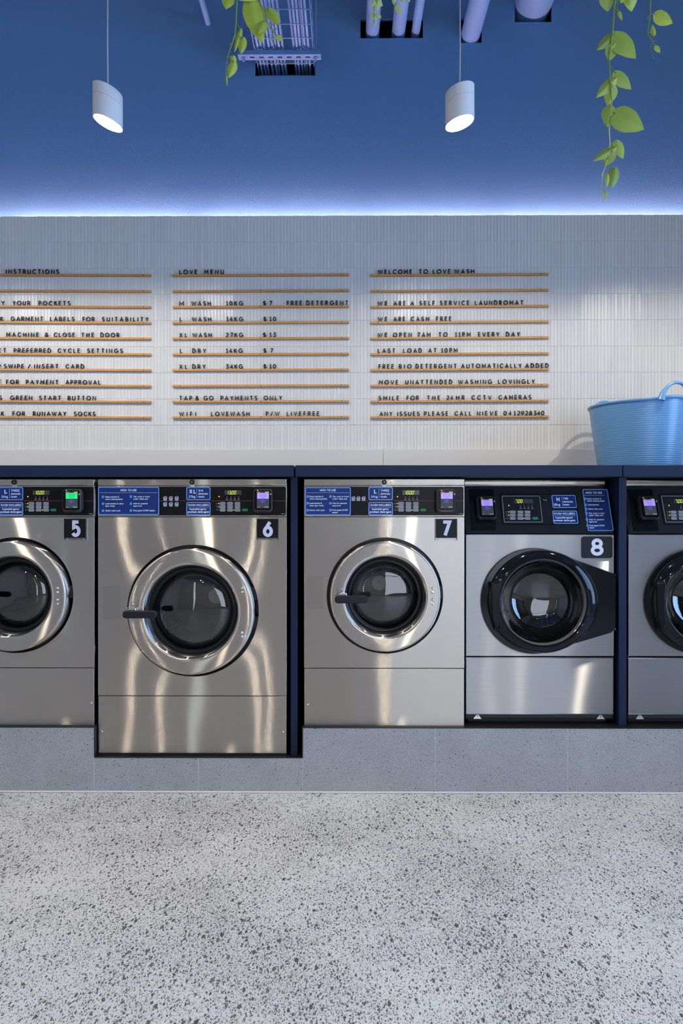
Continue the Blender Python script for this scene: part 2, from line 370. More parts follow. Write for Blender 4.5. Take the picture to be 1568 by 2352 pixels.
# ------------------------------------------------------------------ stroke lettering (drawn here, no font file)
def arc(cx, cy, rx, ry, a0, a1, n=10):
    return [(cx + rx * math.cos(R(a0 + (a1 - a0) * i / n)), cy + ry * math.sin(R(a0 + (a1 - a0) * i / n))) for i in range(n + 1)]
def ring(cx, cy, rx, ry): return arc(cx, cy, rx, ry, 0, 360, 20)
G = {
 'A': (.76, [[(0, 0), (.38, 1), (.76, 0)], [(.13, .32), (.63, .32)]]),
 'B': (.54, [[(0, 0), (0, 1), (.26, 1)] + arc(.26, .76, .22, .24, 90, -90)[1:] + [(0, .52)], [(.26, .52)] + arc(.28, .26, .26, .26, 90, -90) + [(0, 0)]]),
 'C': (.74, [arc(.46, .5, .46, .5, 48, 312, 16)]),
 'D': (.70, [[(0, 0), (0, 1), (.22, 1)] + arc(.22, .5, .48, .5, 90, -90, 14) + [(0, 0)]]),
 'E': (.48, [[(.48, 1), (0, 1), (0, 0), (.48, 0)], [(0, .52), (.43, .52)]]),
 'F': (.46, [[(.46, 1), (0, 1), (0, 0)], [(0, .5), (.41, .5)]]),
 'G': (.86, [arc(.46, .5, .46, .5, 48, 335, 16) + [(.88, .46), (.52, .46)]]),
 'H': (.66, [[(0, 0), (0, 1)], [(.66, 0), (.66, 1)], [(0, .52), (.66, .52)]]),
 'I': (.0, [[(0, 0), (0, 1)]]),
 'J': (.42, [[(.42, 1), (.42, .28)] + arc(.2, .26, .22, .26, 0, -150)[1:]]),
 'K': (.58, [[(0, 0), (0, 1)], [(.54, 1), (0, .40)], [(.19, .58), (.58, 0)]]),
 'L': (.46, [[(0, 1), (0, 0), (.46, 0)]]),
 'M': (.80, [[(0, 0), (0, 1), (.40, .36), (.80, 1), (.80, 0)]]),
 'N': (.68, [[(0, 0), (0, 1), (.68, 0), (.68, 1)]]),
 'O': (.96, [ring(.48, .5, .48, .5)]),
 'P': (.50, [[(0, 0), (0, 1), (.24, 1)] + arc(.24, .73, .26, .27, 90, -90)[1:] + [(0, .46)]]),
 'Q': (.96, [ring(.48, .5, .48, .5), [(.58, .28), (.92, -.04)]]),
 'R': (.54, [[(0, 0), (0, 1), (.24, 1)] + arc(.24, .74, .26, .26, 90, -90)[1:] + [(0, .48)], [(.24, .48), (.54, 0)]]),
 'S': (.54, [arc(.28, .75, .25, .25, 35, 250, 10) + arc(.27, .255, .27, .255, 72, -145, 10)]),
 'T': (.62, [[(0, 1), (.62, 1)], [(.31, 1), (.31, 0)]]),
 'U': (.64, [[(0, 1), (0, .32)] + arc(.32, .32, .32, .32, 180, 360, 12)[1:] + [(.64, 1)]]),
 'V': (.70, [[(0, 1), (.35, 0), (.70, 1)]]),
 'W': (1.04, [[(0, 1), (.26, 0), (.52, .92), (.78, 0), (1.04, 1)]]),
 'X': (.64, [[(0, 0), (.62, 1)], [(.02, 1), (.64, 0)]]),
 'Y': (.64, [[(0, 1), (.32, .48), (.64, 1)], [(.32, .48), (.32, 0)]]),
 'Z': (.58, [[(0, 1), (.58, 1), (0, 0), (.58, 0)]]),
 '0': (.62, [ring(.31, .5, .31, .5)]),
 '1': (.26, [[(0, .76), (.24, 1), (.24, 0)], [(.02, 0), (.46, 0)]]),
 '2': (.54, [arc(.27, .72, .26, .28, 160, -30, 10) + [(0, 0), (.54, 0)]]),
 '3': (.54, [[(.03, 1), (.50, 1), (.24, .60)] + arc(.26, .30, .27, .30, 88, -150, 12)]),
 '4': (.58, [[(.42, 0), (.42, 1), (0, .28), (.58, .28)]]),
 '5': (.54, [[(.50, 1), (.11, 1)] + arc(.26, .32, .28, .32, 124, -150, 12)]),
 '6': (.58, [ring(.29, .30, .29, .30), [(.46, 1), (.05, .44)]]),
 '7': (.54, [[(0, 1), (.54, 1), (.16, 0)]]),
 '8': (.54, [ring(.27, .755, .225, .245), ring(.27, .26, .27, .26)]),
 '9': (.58, [ring(.29, .70, .29, .30), [(.12, 0), (.53, .56)]]),
 '&': (.66, [[(.66, 0), (.14, .70)] + arc(.28, .80, .19, .20, 200, -20, 10) + [(.10, .42)] + arc(.24, .24, .24, .24, 130, 300, 8) + [(.64, .44)]]),
 '$': (.54, [arc(.28, .72, .25, .22, 35, 250, 8) + arc(.27, .28, .27, .22, 72, -145, 8), [(.27, 1.10), (.27, -.10)]]),
 '/': (.40, [[(0, -.05), (.40, 1.05)]]),
 '.': (.0, [[(0, 0), (0, .05)]]),
 ',': (.0, [[(.02, .04), (-.03, -.14)]]),
 'a': (.46, [ring(.23, .33, .23, .33), [(.46, .66), (.46, 0)]]),
 'b': (.46, [[(0, 1), (0, 0)], ring(.23, .33, .23, .33)]),
 'c': (.42, [arc(.27, .33, .26, .33, 50, 310, 12)]),
 'd': (.46, [ring(.23, .33, .23, .33), [(.46, 1), (.46, 0)]]),
 'e': (.46, [[(.02, .34), (.46, .34)] + arc(.24, .33, .23, .33, 5, 310, 14)]),
 'f': (.28, [[(.30, .98)] + arc(.24, .84, .14, .15, 90, 180, 5) + [(.10, 0)], [(0, .64), (.28, .64)]]),
 'g': (.46, [ring(.23, .33, .23, .33), [(.46, .66), (.46, -.10)] + arc(.23, -.10, .23, .20, 0, -150, 8)]),
 'h': (.42, [[(0, 1), (0, 0)], arc(.21, .44, .21, .22, 180, 0, 8) + [(.42, 0)]]),
 'i': (.0, [[(0, .66), (0, 0)], [(0, .92), (0, .98)]]),
 'k': (.40, [[(0, 1), (0, 0)], [(.36, .66), (0, .25)], [(.13, .38), (.40, 0)]]),
 'l': (.0, [[(0, 1), (0, 0)]]),
 'm': (.70, [[(0, .66), (0, 0)], arc(.175, .46, .175, .20, 180, 0, 7) + [(.35, 0)], arc(.525, .46, .175, .20, 180, 0, 7) + [(.70, 0)]]),
 'n': (.42, [[(0, .66), (0, 0)], arc(.21, .45, .21, .21, 180, 0, 8) + [(.42, 0)]]),
 'o': (.48, [ring(.24, .33, .24, .33)]),
 'p': (.46, [[(0, .66), (0, -.30)], ring(.23, .33, .23, .33)]),
 'r': (.26, [[(0, .66), (0, 0)], arc(.22, .42, .22, .23, 180, 75, 6)]),
 's': (.36, [arc(.19, .49, .16, .165, 40, 250, 8) + arc(.18, .165, .18, .165, 70, -145, 8)]),
 't': (.28, [[(.11, .90), (.11, .12)] + arc(.23, .12, .12, .12, 180, 290, 5), [(0, .64), (.28, .64)]]),
 'u': (.42, [[(0, .66), (0, .22)] + arc(.21, .22, .21, .22, 180, 360, 8) + [(.42, .66)], [(.42, .3), (.42, 0)]]),
 'v': (.42, [[(0, .66), (.21, 0), (.42, .66)]]),
 'w': (.64, [[(0, .66), (.16, 0), (.32, .60), (.48, 0), (.64, .66)]]),
 'x': (.42, [[(0, .66), (.42, 0)], [(.42, .66), (0, 0)]]),
 'y': (.42, [[(0, .66), (.22, .04)], [(.42, .66), (.12, -.28)]]),
}
def stroke(mb, pts, t, y0, y1):
    """ribbon of width t along the polyline, front at y0 (towards -Y), back at y1"""
    closed = math.hypot(pts[0][0] - pts[-1][0], pts[0][1] - pts[-1][1]) < 1e-6
    if closed: pts = pts[:-1]
    n = len(pts); Lp = []; Rp = []
    def nrm(a, b):
        dx, dz = b[0] - a[0], b[1] - a[1]; l = math.hypot(dx, dz) or 1e-9
        return (-dz / l, dx / l)
    for i in range(n):
        if closed or 0 < i < n - 1:
            n1, n2 = nrm(pts[i - 1], pts[i]), nrm(pts[i], pts[(i + 1) % n])
            mx, mz = n1[0] + n2[0], n1[1] + n2[1]; l2 = mx * mx + mz * mz
            if l2 < .25: mx, mz = n2; k = 1.0
            else: k = 2.0 / l2
            k = min(k, 1.9 / max(math.sqrt(l2), 1e-6) if l2 >= .25 else 1.0)
        elif i == 0: (mx, mz), k = nrm(pts[0], pts[1]), 1.0
        else: (mx, mz), k = nrm(pts[-2], pts[-1]), 1.0
        Lp.append((pts[i][0] + mx * k * t / 2, pts[i][1] + mz * k * t / 2)); Rp.append((pts[i][0] - mx * k * t / 2, pts[i][1] - mz * k * t / 2))
    vs = [(x, y0, z) for x, z in Lp] + [(x, y0, z) for x, z in Rp] + [(x, y1, z) for x, z in Lp] + [(x, y1, z) for x, z in Rp]
    fs = []
    for i in range(n if closed else n - 1):
        j = (i + 1) % n
        fs += [(i, n + i, n + j, j), (i, j, 2 * n + j, 2 * n + i), (n + i, 3 * n + i, 3 * n + j, n + j)]
    if not closed: fs += [(0, 2 * n, 3 * n, n), (n - 1, 2 * n - 1, 4 * n - 1, 3 * n - 1)]
    mb.add(vs, fs)
def text(mb, s, x0, z0, h, x1=None, t=.14, y=0.0, d=.0004, track=.16, align='l', squeeze=1.0):
    """caps height h, baseline z0; stretched by tracking to reach x1 when given; t = stroke weight / h"""
    ch = [c for c in s]
    def wd(c): return .30 if c == ' ' else G[c][0] * squeeze * (1 - t) + t
    nat = sum(wd(c) for c in ch); gaps = max(len(ch) - 1, 1)
    tr = track; sx = 1.0
    if x1 is not None:
        tr = ((x1 - x0) / h - nat) / gaps if len(ch) > 1 else 0
        if tr < .06 and len(ch) > 1:
            tr = .06; sx = (x1 - x0) / h / (nat + tr * gaps)
        elif len(ch) == 1: sx = (x1 - x0) / h / nat
    tot = (nat + tr * (len(ch) - 1)) * h * sx
    x = x0 - (tot / 2 if align == 'c' else tot if align == 'r' else 0)
    for c in ch:
        if c != ' ':
            for si, st in enumerate(G[c][1]):
                stroke(mb, [(x + (t / 2 + px * squeeze * (1 - t)) * h * sx, z0 + (t / 2 + pz * (1 - t)) * h) for px, pz in st], t * h, y - si * d * .12, y + d)
        x += (wd(c) + tr) * h * sx

# 7-segment figures, slanted
SEG = {'0': 'abcdef', '1': 'bc', '3': 'abgcd', '7': 'abc', '8': 'abcdefg'}
def seg_digit(mb, c, x, z, w, h, y):
    t = h * .10; sl = .16
    pos = {'a': (0, h, w, h), 'd': (0, 0, w, 0), 'g': (0, h / 2, w, h / 2), 'f': (0, h / 2, 0, h), 'b': (w, h / 2, w, h), 'e': (0, 0, 0, h / 2), 'c': (w, 0, w, h / 2)}
    for k in SEG[c]:
        a0, b0, a1, b1 = pos[k]; g_ = t * .55
        if b0 == b1: a0 += g_; a1 -= g_
        else: b0 += g_; b1 -= g_
        stroke(mb, [(x + a0 + sl * b0, z + b0), (x + a1 + sl * b1, z + b1)], t, y, y + .0003)

# ------------------------------------------------------------------ room
YW, YB, YF, YP = 3.83, 3.915, 3.055, 3.03       # tile face, blue wall, washer faces, plinth front
XL, XR, YBACK, ZC = -3.4, 4.0, -3.6, 4.55
struct(MB().box(XL - .2, XR + .2, YBACK - .2, YB + .3, -.2, 0).build('floor', M['floor']))
struct(MB().box(XL - .2, XR + .2, YBACK - .2, YB + .6, ZC, ZC + .2).build('ceiling', M['ceil']))

def wall_with_holes(x0, x1, z0, z1, y0, y1, holes, axis='y'):
    mb = MB()
    xs = sorted({x0, x1, *[h[0] for h in holes], *[h[1] for h in holes]}); zs = sorted({z0, z1, *[h[2] for h in holes], *[h[3] for h in holes]})
    # full-height strips between hole edges, split only where a hole is
    for a, b in zip(xs, xs[1:]):
        hs = sorted([(h[2], h[3]) for h in holes if h[0] < b - 1e-6 and h[1] > a + 1e-6])
        z = z0
        for q0, q1 in hs + [(z1, z1)]:
            if q0 > z + 1e-6:
                if axis == 'y': mb.box(a, b, y0, y1, z, q0)
                else: mb.box(y0, y1, a, b, z, q0)
            z = q1
    return mb
def hole(px0, py0, px1, py1):
    a = P(px0, py1, YB); b = P(px1, py0, YB); return (a[0], b[0], a[1], b[1])
H_tray = hole(586, 142, 723.5, 174.5); H_three = hole(827.5, 44, 971, 88); H_one = hole(1058, 43, 1106, 98.5); H_big = hole(1182, -12, 1266.5, 51)
struct(wall_with_holes(XL, XR, 2.5, ZC, YB, YB + .016, [H_tray, H_three, H_one, H_big]).build('wall_back_upper', M['blue']))
struct(MB().box(XL, XR, YB + .5, YB + .56, 0, ZC).build('dark_void_backing', M['cab_black']))  # black sheet stands in for the dark void seen through the openings
struct(MB().box(XL - .15, XL, YBACK, YB + .56, 0, ZC).build('wall_left', M['warm_wall']))
struct(wall_with_holes(YBACK, YB + .56, 0, ZC, XR, XR + .12, [(-3.2, 2.4, .3, 3.0)], 'x').build('wall_right', M['white_paint']))
struct(wall_with_holes(XL, XR, 0, ZC, YBACK - .12, YBACK, [(-2.12, -1.96, .1, 2.6), (.6, 3.4, .15, 3.2)]).build('wall_front', M['warm_wall']))  # the narrow left opening is added for the streak light
# side window and shopfront
wm = MB()
for z in (.3, 2.95): wm.box(XR + .02, XR + .09, -3.2, 2.4, z, z + .05)
for y in (-3.2, -1.8, -.4, 1.0, 2.35): wm.box(XR + .021, XR + .089, y, y + .05, .3, 3.0)
struct(wm.build('window_1', M['shop_frame']))
wm = MB()
for z in (.15, 2.3, 3.14): wm.box(.6, 3.4, YBACK - .09, YBACK - .03, z, z + .06)
for x in (.6, 3.34): wm.box(x, x + .06, YBACK - .089, YBACK - .031, .15, 3.2)
struct(wm.build('window_2', M['shop_frame']))
struct(MB().box(XR + .05, XR + .056, -3.2, 2.4, .3, 3.0).build('window_1_pane', M['pane']))
struct(MB().box(.6, 3.4, YBACK - .063, YBACK - .057, .15, 3.2).build('window_2_pane', M['pane']))

struct(MB().box(-2.12, -1.96, YBACK - .063, YBACK - .057, .1, 2.6).build('streak_slot_pane', M['pane']))  # pane of the added slot, unseen except as a streak

# tiled lower wall: backing plus finger tiles with their own tilt
ztop = P(784, 495, YW)[1]; zup = P(784, 1032.5, YW)[1]
tm = MB()
PW, PH, GR = .0187, P(784, 495, YW)[1] - P(784, 555.2, YW)[1], .0013
x = XL + .004; ic = 0
while x < 2.6:
    for r in range(9):
        z1 = ztop - r * PH; z0 = max(z1 - PH + GR, zup)
        if r == 0: z1 += random.uniform(-.0012, .0008)
        if z1 <= zup: continue
        c = .0014; d0 = random.uniform(0, .0005); ty = random.gauss(0, .00028)
        a, b = x, x + PW - GR
        yl, yr = YW + d0 - ty, YW + d0 + ty
        tm.add([(a, YW + .006, z0), (b, YW + .006, z0), (b, YW + .006, z1), (a, YW + .006, z1),
                (a, yl + .0009, z0), (b, yr + .0009, z0), (b, yr + .0009, z1), (a, yl + .0009, z1),
                (a + c, yl, z0 + c), (b - c, yr, z0 + c), (b - c, yr, z1 - c), (a + c, yl, z1 - c)],
               [(0, 1, 5, 4), (1, 2, 6, 5), (2, 3, 7, 6), (3, 0, 4, 7), (4, 5, 9, 8), (5, 6, 10, 9), (6, 7, 11, 10), (7, 4, 8, 11), (8, 9, 10, 11)])
    x += PW
struct(tm.build('wall_back', M['tile']))
struct(MB().box(XL, XR, YW + .0022, YW + .036, 0, ztop - .003).build('wall_back_lower', M['grout']))
# white splashback above the worktop (seam at px 880)
xs = P(880, 1050, 3.815)[0]
mb = MB().box(XL, xs - .0008, 3.815, YW + .003, 1.30, zup - .001).box(xs + .0008, 2.6, 3.815, YW + .003, 1.30, zup - .001)
struct(mb.build('trim_1', M['white_stone'], bevel=.0012))

# cove LED lengths lying on the ledge behind the tile wall
cuts = [P(p, 495, 3.9)[0] for p in (-640, -310, 0, 20, 440, 455, 830, 838, 1120, 1128, 1560, 1568, 2100)]
led = MB().box(XL, 2.55, YW + .036, YB, ztop - .06, ztop - .040).build('trim_2', M['white_paint']); struct(led)
lows = [('beside the left end', cuts[0], cuts[2]), ('above the instruction rails', cuts[3], cuts[4]), ('above the menu rails', cuts[5], cuts[6]), ('above the welcome rails', cuts[7], cuts[8]), ('above the bare tiles', cuts[9], cuts[10]), ('at the right end', cuts[11], cuts[12])]
for nm, a, b in lows:
    o = MB().box(a, b, YW + .046, YW + .060, ztop - .040, ztop - .034).build('led_strip', M['cove'])
    tag(o, 'lavender white cove light strip glowing behind the tile top, ' + nm, 'light strip', 'cove light strips')

# plinth with recess for the tall washer
zp = P(784, 1672.5, YP)[1]; zr = P(441, 1741, YP)[1]
xr0 = P(216, 1700, YP)[0]; xr1 = P(695.5, 1700, YP)[0]
seams = [P(p, 1750, YP)[0] for p in (-300, 216, 456, 695, 1000, 1304, 1610)] + [2.6]
pm = MB()
xs_ = [XL] + seams
for a, b in zip(xs_, xs_[1:]):
    zt = zr if (a > xr0 - .01 and b < xr1 + .01) else zp
    pm.box(a + .0012, b - .0012, YP, YP + .012, .006, zt)
struct(pm.build('wall_plinth', M['plinth'], bevel=.0008))
pm = MB().box(XL, xr0, YP + .0009, YW, 0, zp - .0005).box(xr0, xr1, YP + .0009, YW, 0, zr - .0005).box(xr1, 2.6, YP + .0009, YW, 0, zp - .0005)
struct(pm.build('wall_plinth_core', M['grout']))
e = .0035
pm = MB().box(XL, xr0 + .004, YP - .001, 3.8, zp, zp + e).box(xr1 - .004, 2.6, YP - .001, 3.8, zp, zp + e).box(xr0 + .004, xr1 - .004, YP - .001, 3.8, zr, zr + e)
pm.box(xr0, xr0 + .004, YP - .001, 3.8, zr + e, zp).box(xr1 - .004, xr1, YP - .001, 3.8, zr + e, zp)
struct(pm.build('trim_3', M['cab_black']))
struct(MB().box(XL, 2.6, YP - .007, YP, 0, .008).build('baseboard_back', M['white_paint'], bevel=.003))

# ------------------------------------------------------------------ worktop and dividers
cz0, cz1 = P(784, 1095, 3.02)[1], P(784, 1068.5, 3.02)[1]
for a, b, lab in ((-700, 674.3, 'navy worktop length over the washers numbered 5 and 6'), (678, 1428.8, 'navy worktop length over the washers numbered 7 and 8'), (1431, 1850, 'navy worktop length at the right edge, carrying half of the tub')):
    o = MB().box(P(a, 1080, 3.02)[0], P(b, 1080, 3.02)[0], 3.02, 3.814, cz0, cz1).build('worktop', M['navy'], bevel=.0015)
    tag(o, lab, 'worktop', 'navy worktop lengths')
for a, b, zb, lab in ((667.5, 683, zr + e, 'tall navy divider panel between washers 6 and 7'), (1421, 1438.3, zp + e, 'navy divider panel between washer 8 and the washer cut off at the right')):
    o = MB().box(P(a, 1400, 3.06)[0], P(b, 1400, 3.06)[0], 3.06, 3.8, zb, cz0).build('divider_panel', M['navy'], bevel=.001)
    tag(o, lab, 'panel', 'navy divider panels')

# ------------------------------------------------------------------ washer furniture shared by both kinds
def sticker(parent, X, Z, px0, py0, px1, py1, lines, warp=None, y=-.0008, rad=.007, name='sticker', extra=None, lab=None):
    x0, x1, z0, z1 = X(px0, py0), X(px1, py0), Z(px0, py1), Z(px0, py0)
    b = MB(); b.warp = warp; b.prism(rrect(x0, x1, z0, z1, rad), y, 0)
    st = b.build(name, M['sticker'], parent, label=lab)
    b = MB(); b.warp = warp; t = .0032
    frame_ring(b, rrect(x0, x1, z0, z1, rad), rrect(x0 + t, x1 - t, z0 + t, z1 - t, rad - t * .6), y - .0004, y)
    b.build('border', M['sticker_edge'], st)
    b = MB(); b.warp = warp
    for s, lx0, by, hh, lx1, tt in lines:
        zz = Z(px0, by); h = hh * abs(Z(px0, 1200) - Z(px0, 1201))
        text(b, s, X(lx0, by), zz, h, X(lx1, by) if lx1 else None, tt, y - .0005, .0005)
    for kind, *a in (extra or []):
        if kind == 'line': b.box(X(a[0], a[1]), X(a[2], a[3]), y - .0005, y, min(Z(a[0], a[1]), Z(a[0], a[3])) - .0004, max(Z(a[0], a[1]), Z(a[0], a[3])) + .0004)
        if kind == 'bar': b.box(X(a[0], a[1]) - .0005, X(a[0], a[1]) + .0005, y - .0005, y, Z(a[0], a[2]), Z(a[0], a[1]))
    b.build('lettering', M['white_print'], st)
    nums = [a for a in (extra or []) if a[0] == 'num']
    if nums:
        for _, d, cx, cy in nums:
            b1 = MB(); b1.warp = warp; b2 = MB(); b2.warp = warp
            x_, z_ = X(cx, cy), Z(cx, cy); r = .0052
            b1.prism(rrect(x_ - r * .9, x_ + r * .9, z_ - r, z_ + r, .0022), y - .0006, y)
            text(b2, d, x_ - .0018, z_ - .0034, .0068, x_ + .0018, .2, y - .0010, .0004)
            b1.build('bullet', M['sticker_edge'], st); b2.build('numeral', M['sticker'], st)
    return st

def how_to(parent, X, Z, box, colx, rows, warp=None):
    """two-column HOW TO USE sticker"""
    px0, py0, px1, py1 = box; cx = (px0 + px1) / 2
    lines = [('HOW TO USE', cx - 18.5, 1128.6, 5.2, cx + 18.5, .2)]
    extra = [('line', px0 + 4, 1131.6, px1 - 4, 1131.6)]
    for i, (nx, tx, by, ls) in enumerate(rows):
        extra.append(('num', str(i + 1), nx, by - 1.6))
        for k, (s, xe) in enumerate(ls): lines.append((s, tx, by + k * 5.4, 3.7, xe, .19))
    sticker(parent, X, Z, px0, py0, px1, py1, lines, warp, extra=extra, lab='blue HOW TO USE sticker')

def load_stickers(parent, X, Z, x0, y0, x1, y1, size, kg, count, box2, warp=None):
    cw = x1 - x0; hh = (y1 - y0) / 29.8
    lines = [(size, x0 + (.29 - .07 * len(size)) * cw - (1.5 if len(size) > 1 else 0), y0 + 15.2 * hh, 10.2 * hh, x0 + (.29 + .07 * len(size)) * cw - (1.5 if len(size) > 1 else 0) + 0, .2),
             (kg, x0 + .10 * cw, y0 + 24.8 * hh, 5.6 * hh, x0 + .36 * cw, .18),
             (count, x0 + .50 * cw, y0 + 10.8 * hh, 5.4 * hh, x0 + (.86 if len(count) > 3 else .70) * cw, .2),
             ('domestic', x0 + .50 * cw, y0 + 17.6 * hh, 4.8 * hh, x0 + .90 * cw, .19), ('loads', x0 + .50 * cw, y0 + 24.4 * hh, 4.8 * hh, x0 + .75 * cw, .19)]
    sticker(parent, X, Z, x0, y0, x1, y1, lines, warp, extra=[('bar', x0 + .43 * cw, y0 + 4 * hh, y0 + 25 * hh)], lab='blue load size sticker')
    a0, b0, a1, b1 = box2; cw = a1 - a0; hh = (b1 - b0) / 30.0
    lines = [('WASH INCLUDES', a0 + .07 * cw, b0 + 9.2 * hh, 5.0 * hh, a1 - .07 * cw, .2),
             ('hypoallergenic', a0 + .14 * cw, b0 + 18.2 * hh, 4.9 * hh, a1 - .16 * cw, .19), ('premium detergent', a0 + .06 * cw, b0 + 24.6 * hh, 4.9 * hh, a1 - .06 * cw, .19)]
    sticker(parent, X, Z, a0, b0, a1, b1, lines, warp, extra=[('line', a0 + .07 * cw, b0 + 12.0 * hh, a1 - .07 * cw, b0 + 12.0 * hh)], lab='blue WASH INCLUDES sticker')

def keypad(parent, X, Z, disp, price, kx, ky, kw, kh, grn, led, icons, warp=None):
    """price display, nine grey keys with lamps, green start key"""
    def nb(): b = MB(); b.warp = warp; return b
    x0, y0, x1, y1 = disp
    d = nb().box(X(x0, y0), X(x1, y0), -.0010, 0, Z(x0, y1), Z(x0, y0)).build('display', M['disp_back'], parent)
    hz = (Z(x0, y0) - Z(x0, y1)) * .72; zz = Z(x0, y1) + hz * .2; w_ = hz * .46; on = nb(); off = nb()
    xx = X(x0, y0) + .008; n = 0
    cells = list(price)
    step = hz * .74
    k = 0
    for c in cells:
        if c == '.':
            on.box(xx - step * .12, xx - step * .12 + hz * .15, -.0014, -.0010, zz - hz * .04, zz + hz * .11); xx += step * .14; continue
        seg_digit(on, c, xx, zz, w_, hz, -.0014); xx += step
    xe = X(x1, y0) - .006
    while xx + w_ < xe:
        seg_digit(off, '8', xx, zz, w_, hz, -.0013); xx += step
    on.build('lit_digits', M['disp_on'], d)
    if off.v: off.build('unlit_digits', M['disp_off'], d)
    # status icons and their lamps under the display
    b = nb()
    for ix, iy in icons:
        x_, z_ = X(ix, iy), Z(ix, iy); b.dome(x_, 0, z_, .0016, .001, 8)
        text(b, 'A', x_ - .003, z_ - .010, .006, x_ + .003, .2, -.0005, .0005)
        b.box(x_ - .005, x_ + .005, -.0005, 0, z_ - .0145, z_ - .0125)
    b.build('status_icons', M['grey_print'], parent)
    for (lx_, ly_), r_ in ((led, .0026), ((kx[0] - kw * .72, ky[0]), .0022), ((kx[0] - kw * .72, ky[1]), .0022), ((kx[2] - kw * .72, ky[2]), .0022)):
        nb().dome(X(lx_, ly_), 0, Z(lx_, ly_), r_, .0015, 10).build('indicator_lamp', M['led_y'], parent)
    b = nb()
    for r in range(3):
        for c in range(3):
            if (r, c) in ((0, 0), (1, 0), (2, 2)): continue
            b.dome(X(kx[c] - kw * .72, ky[r]), 0, Z(kx[c], ky[r]), .0016, .001, 8)
    for r in range(2):
        yy = (ky[r] + ky[r + 1]) / 2; b.box(X(kx[0] - kw * 1.2, yy), X(kx[2] + kw / 2, yy), -.0004, 0, Z(kx[0], yy) - .0003, Z(kx[0], yy) + .0003)
    for r in range(3):
        b.box(X(kx[0] - kw * 1.25, ky[r]), X(kx[0] - kw * .95, ky[r]), -.0004, 0, Z(kx[0], ky[r]) - .001, Z(kx[0], ky[r]) + .001)
    b.box(X(grn[0] - kw * .30, grn[1]), X(grn[0] - kw * .18, grn[1]), -.0008, 0, Z(grn[0], (grn[1] + grn[3]) / 2) - .001, Z(grn[0], (grn[1] + grn[3]) / 2) + .001)
    b.build('unlit_lamps', M['grey_print'], parent)
    for r in range(3):
        for c in range(3):
            cx, cy = kx[c], ky[r]
            k_ = nb().prism(rrect(X(cx - kw / 2, cy), X(cx + kw / 2, cy), Z(cx, cy + kh / 2), Z(cx, cy - kh / 2), .002, 3), -.0018, 0).build('key', M['key'], parent)
            b = nb(); xx0, xx1, zc = X(cx - kw * .40, cy), X(cx + kw * .40, cy), Z(cx, cy)
            frame_ring(b, rrect(xx0, xx0 + .005, zc - .0025, zc + .0025, .0008, 2), rrect(xx0 + .001, xx0 + .004, zc - .0015, zc + .0015, .0005, 2), -.0022, -.0018)
            b.box(xx0 + .007, xx1, -.0022, -.0018, zc - .001, zc + .001)
            b.build('key_mark', M['panel_flat'], k_)
    nb().prism(rrect(X(grn[0], grn[1]), X(grn[2], grn[1]), Z(grn[0], grn[3]), Z(grn[0], grn[1]), .0018, 3), -.0018, 0).build('start_key', M['green_key'], parent, label='green start key')

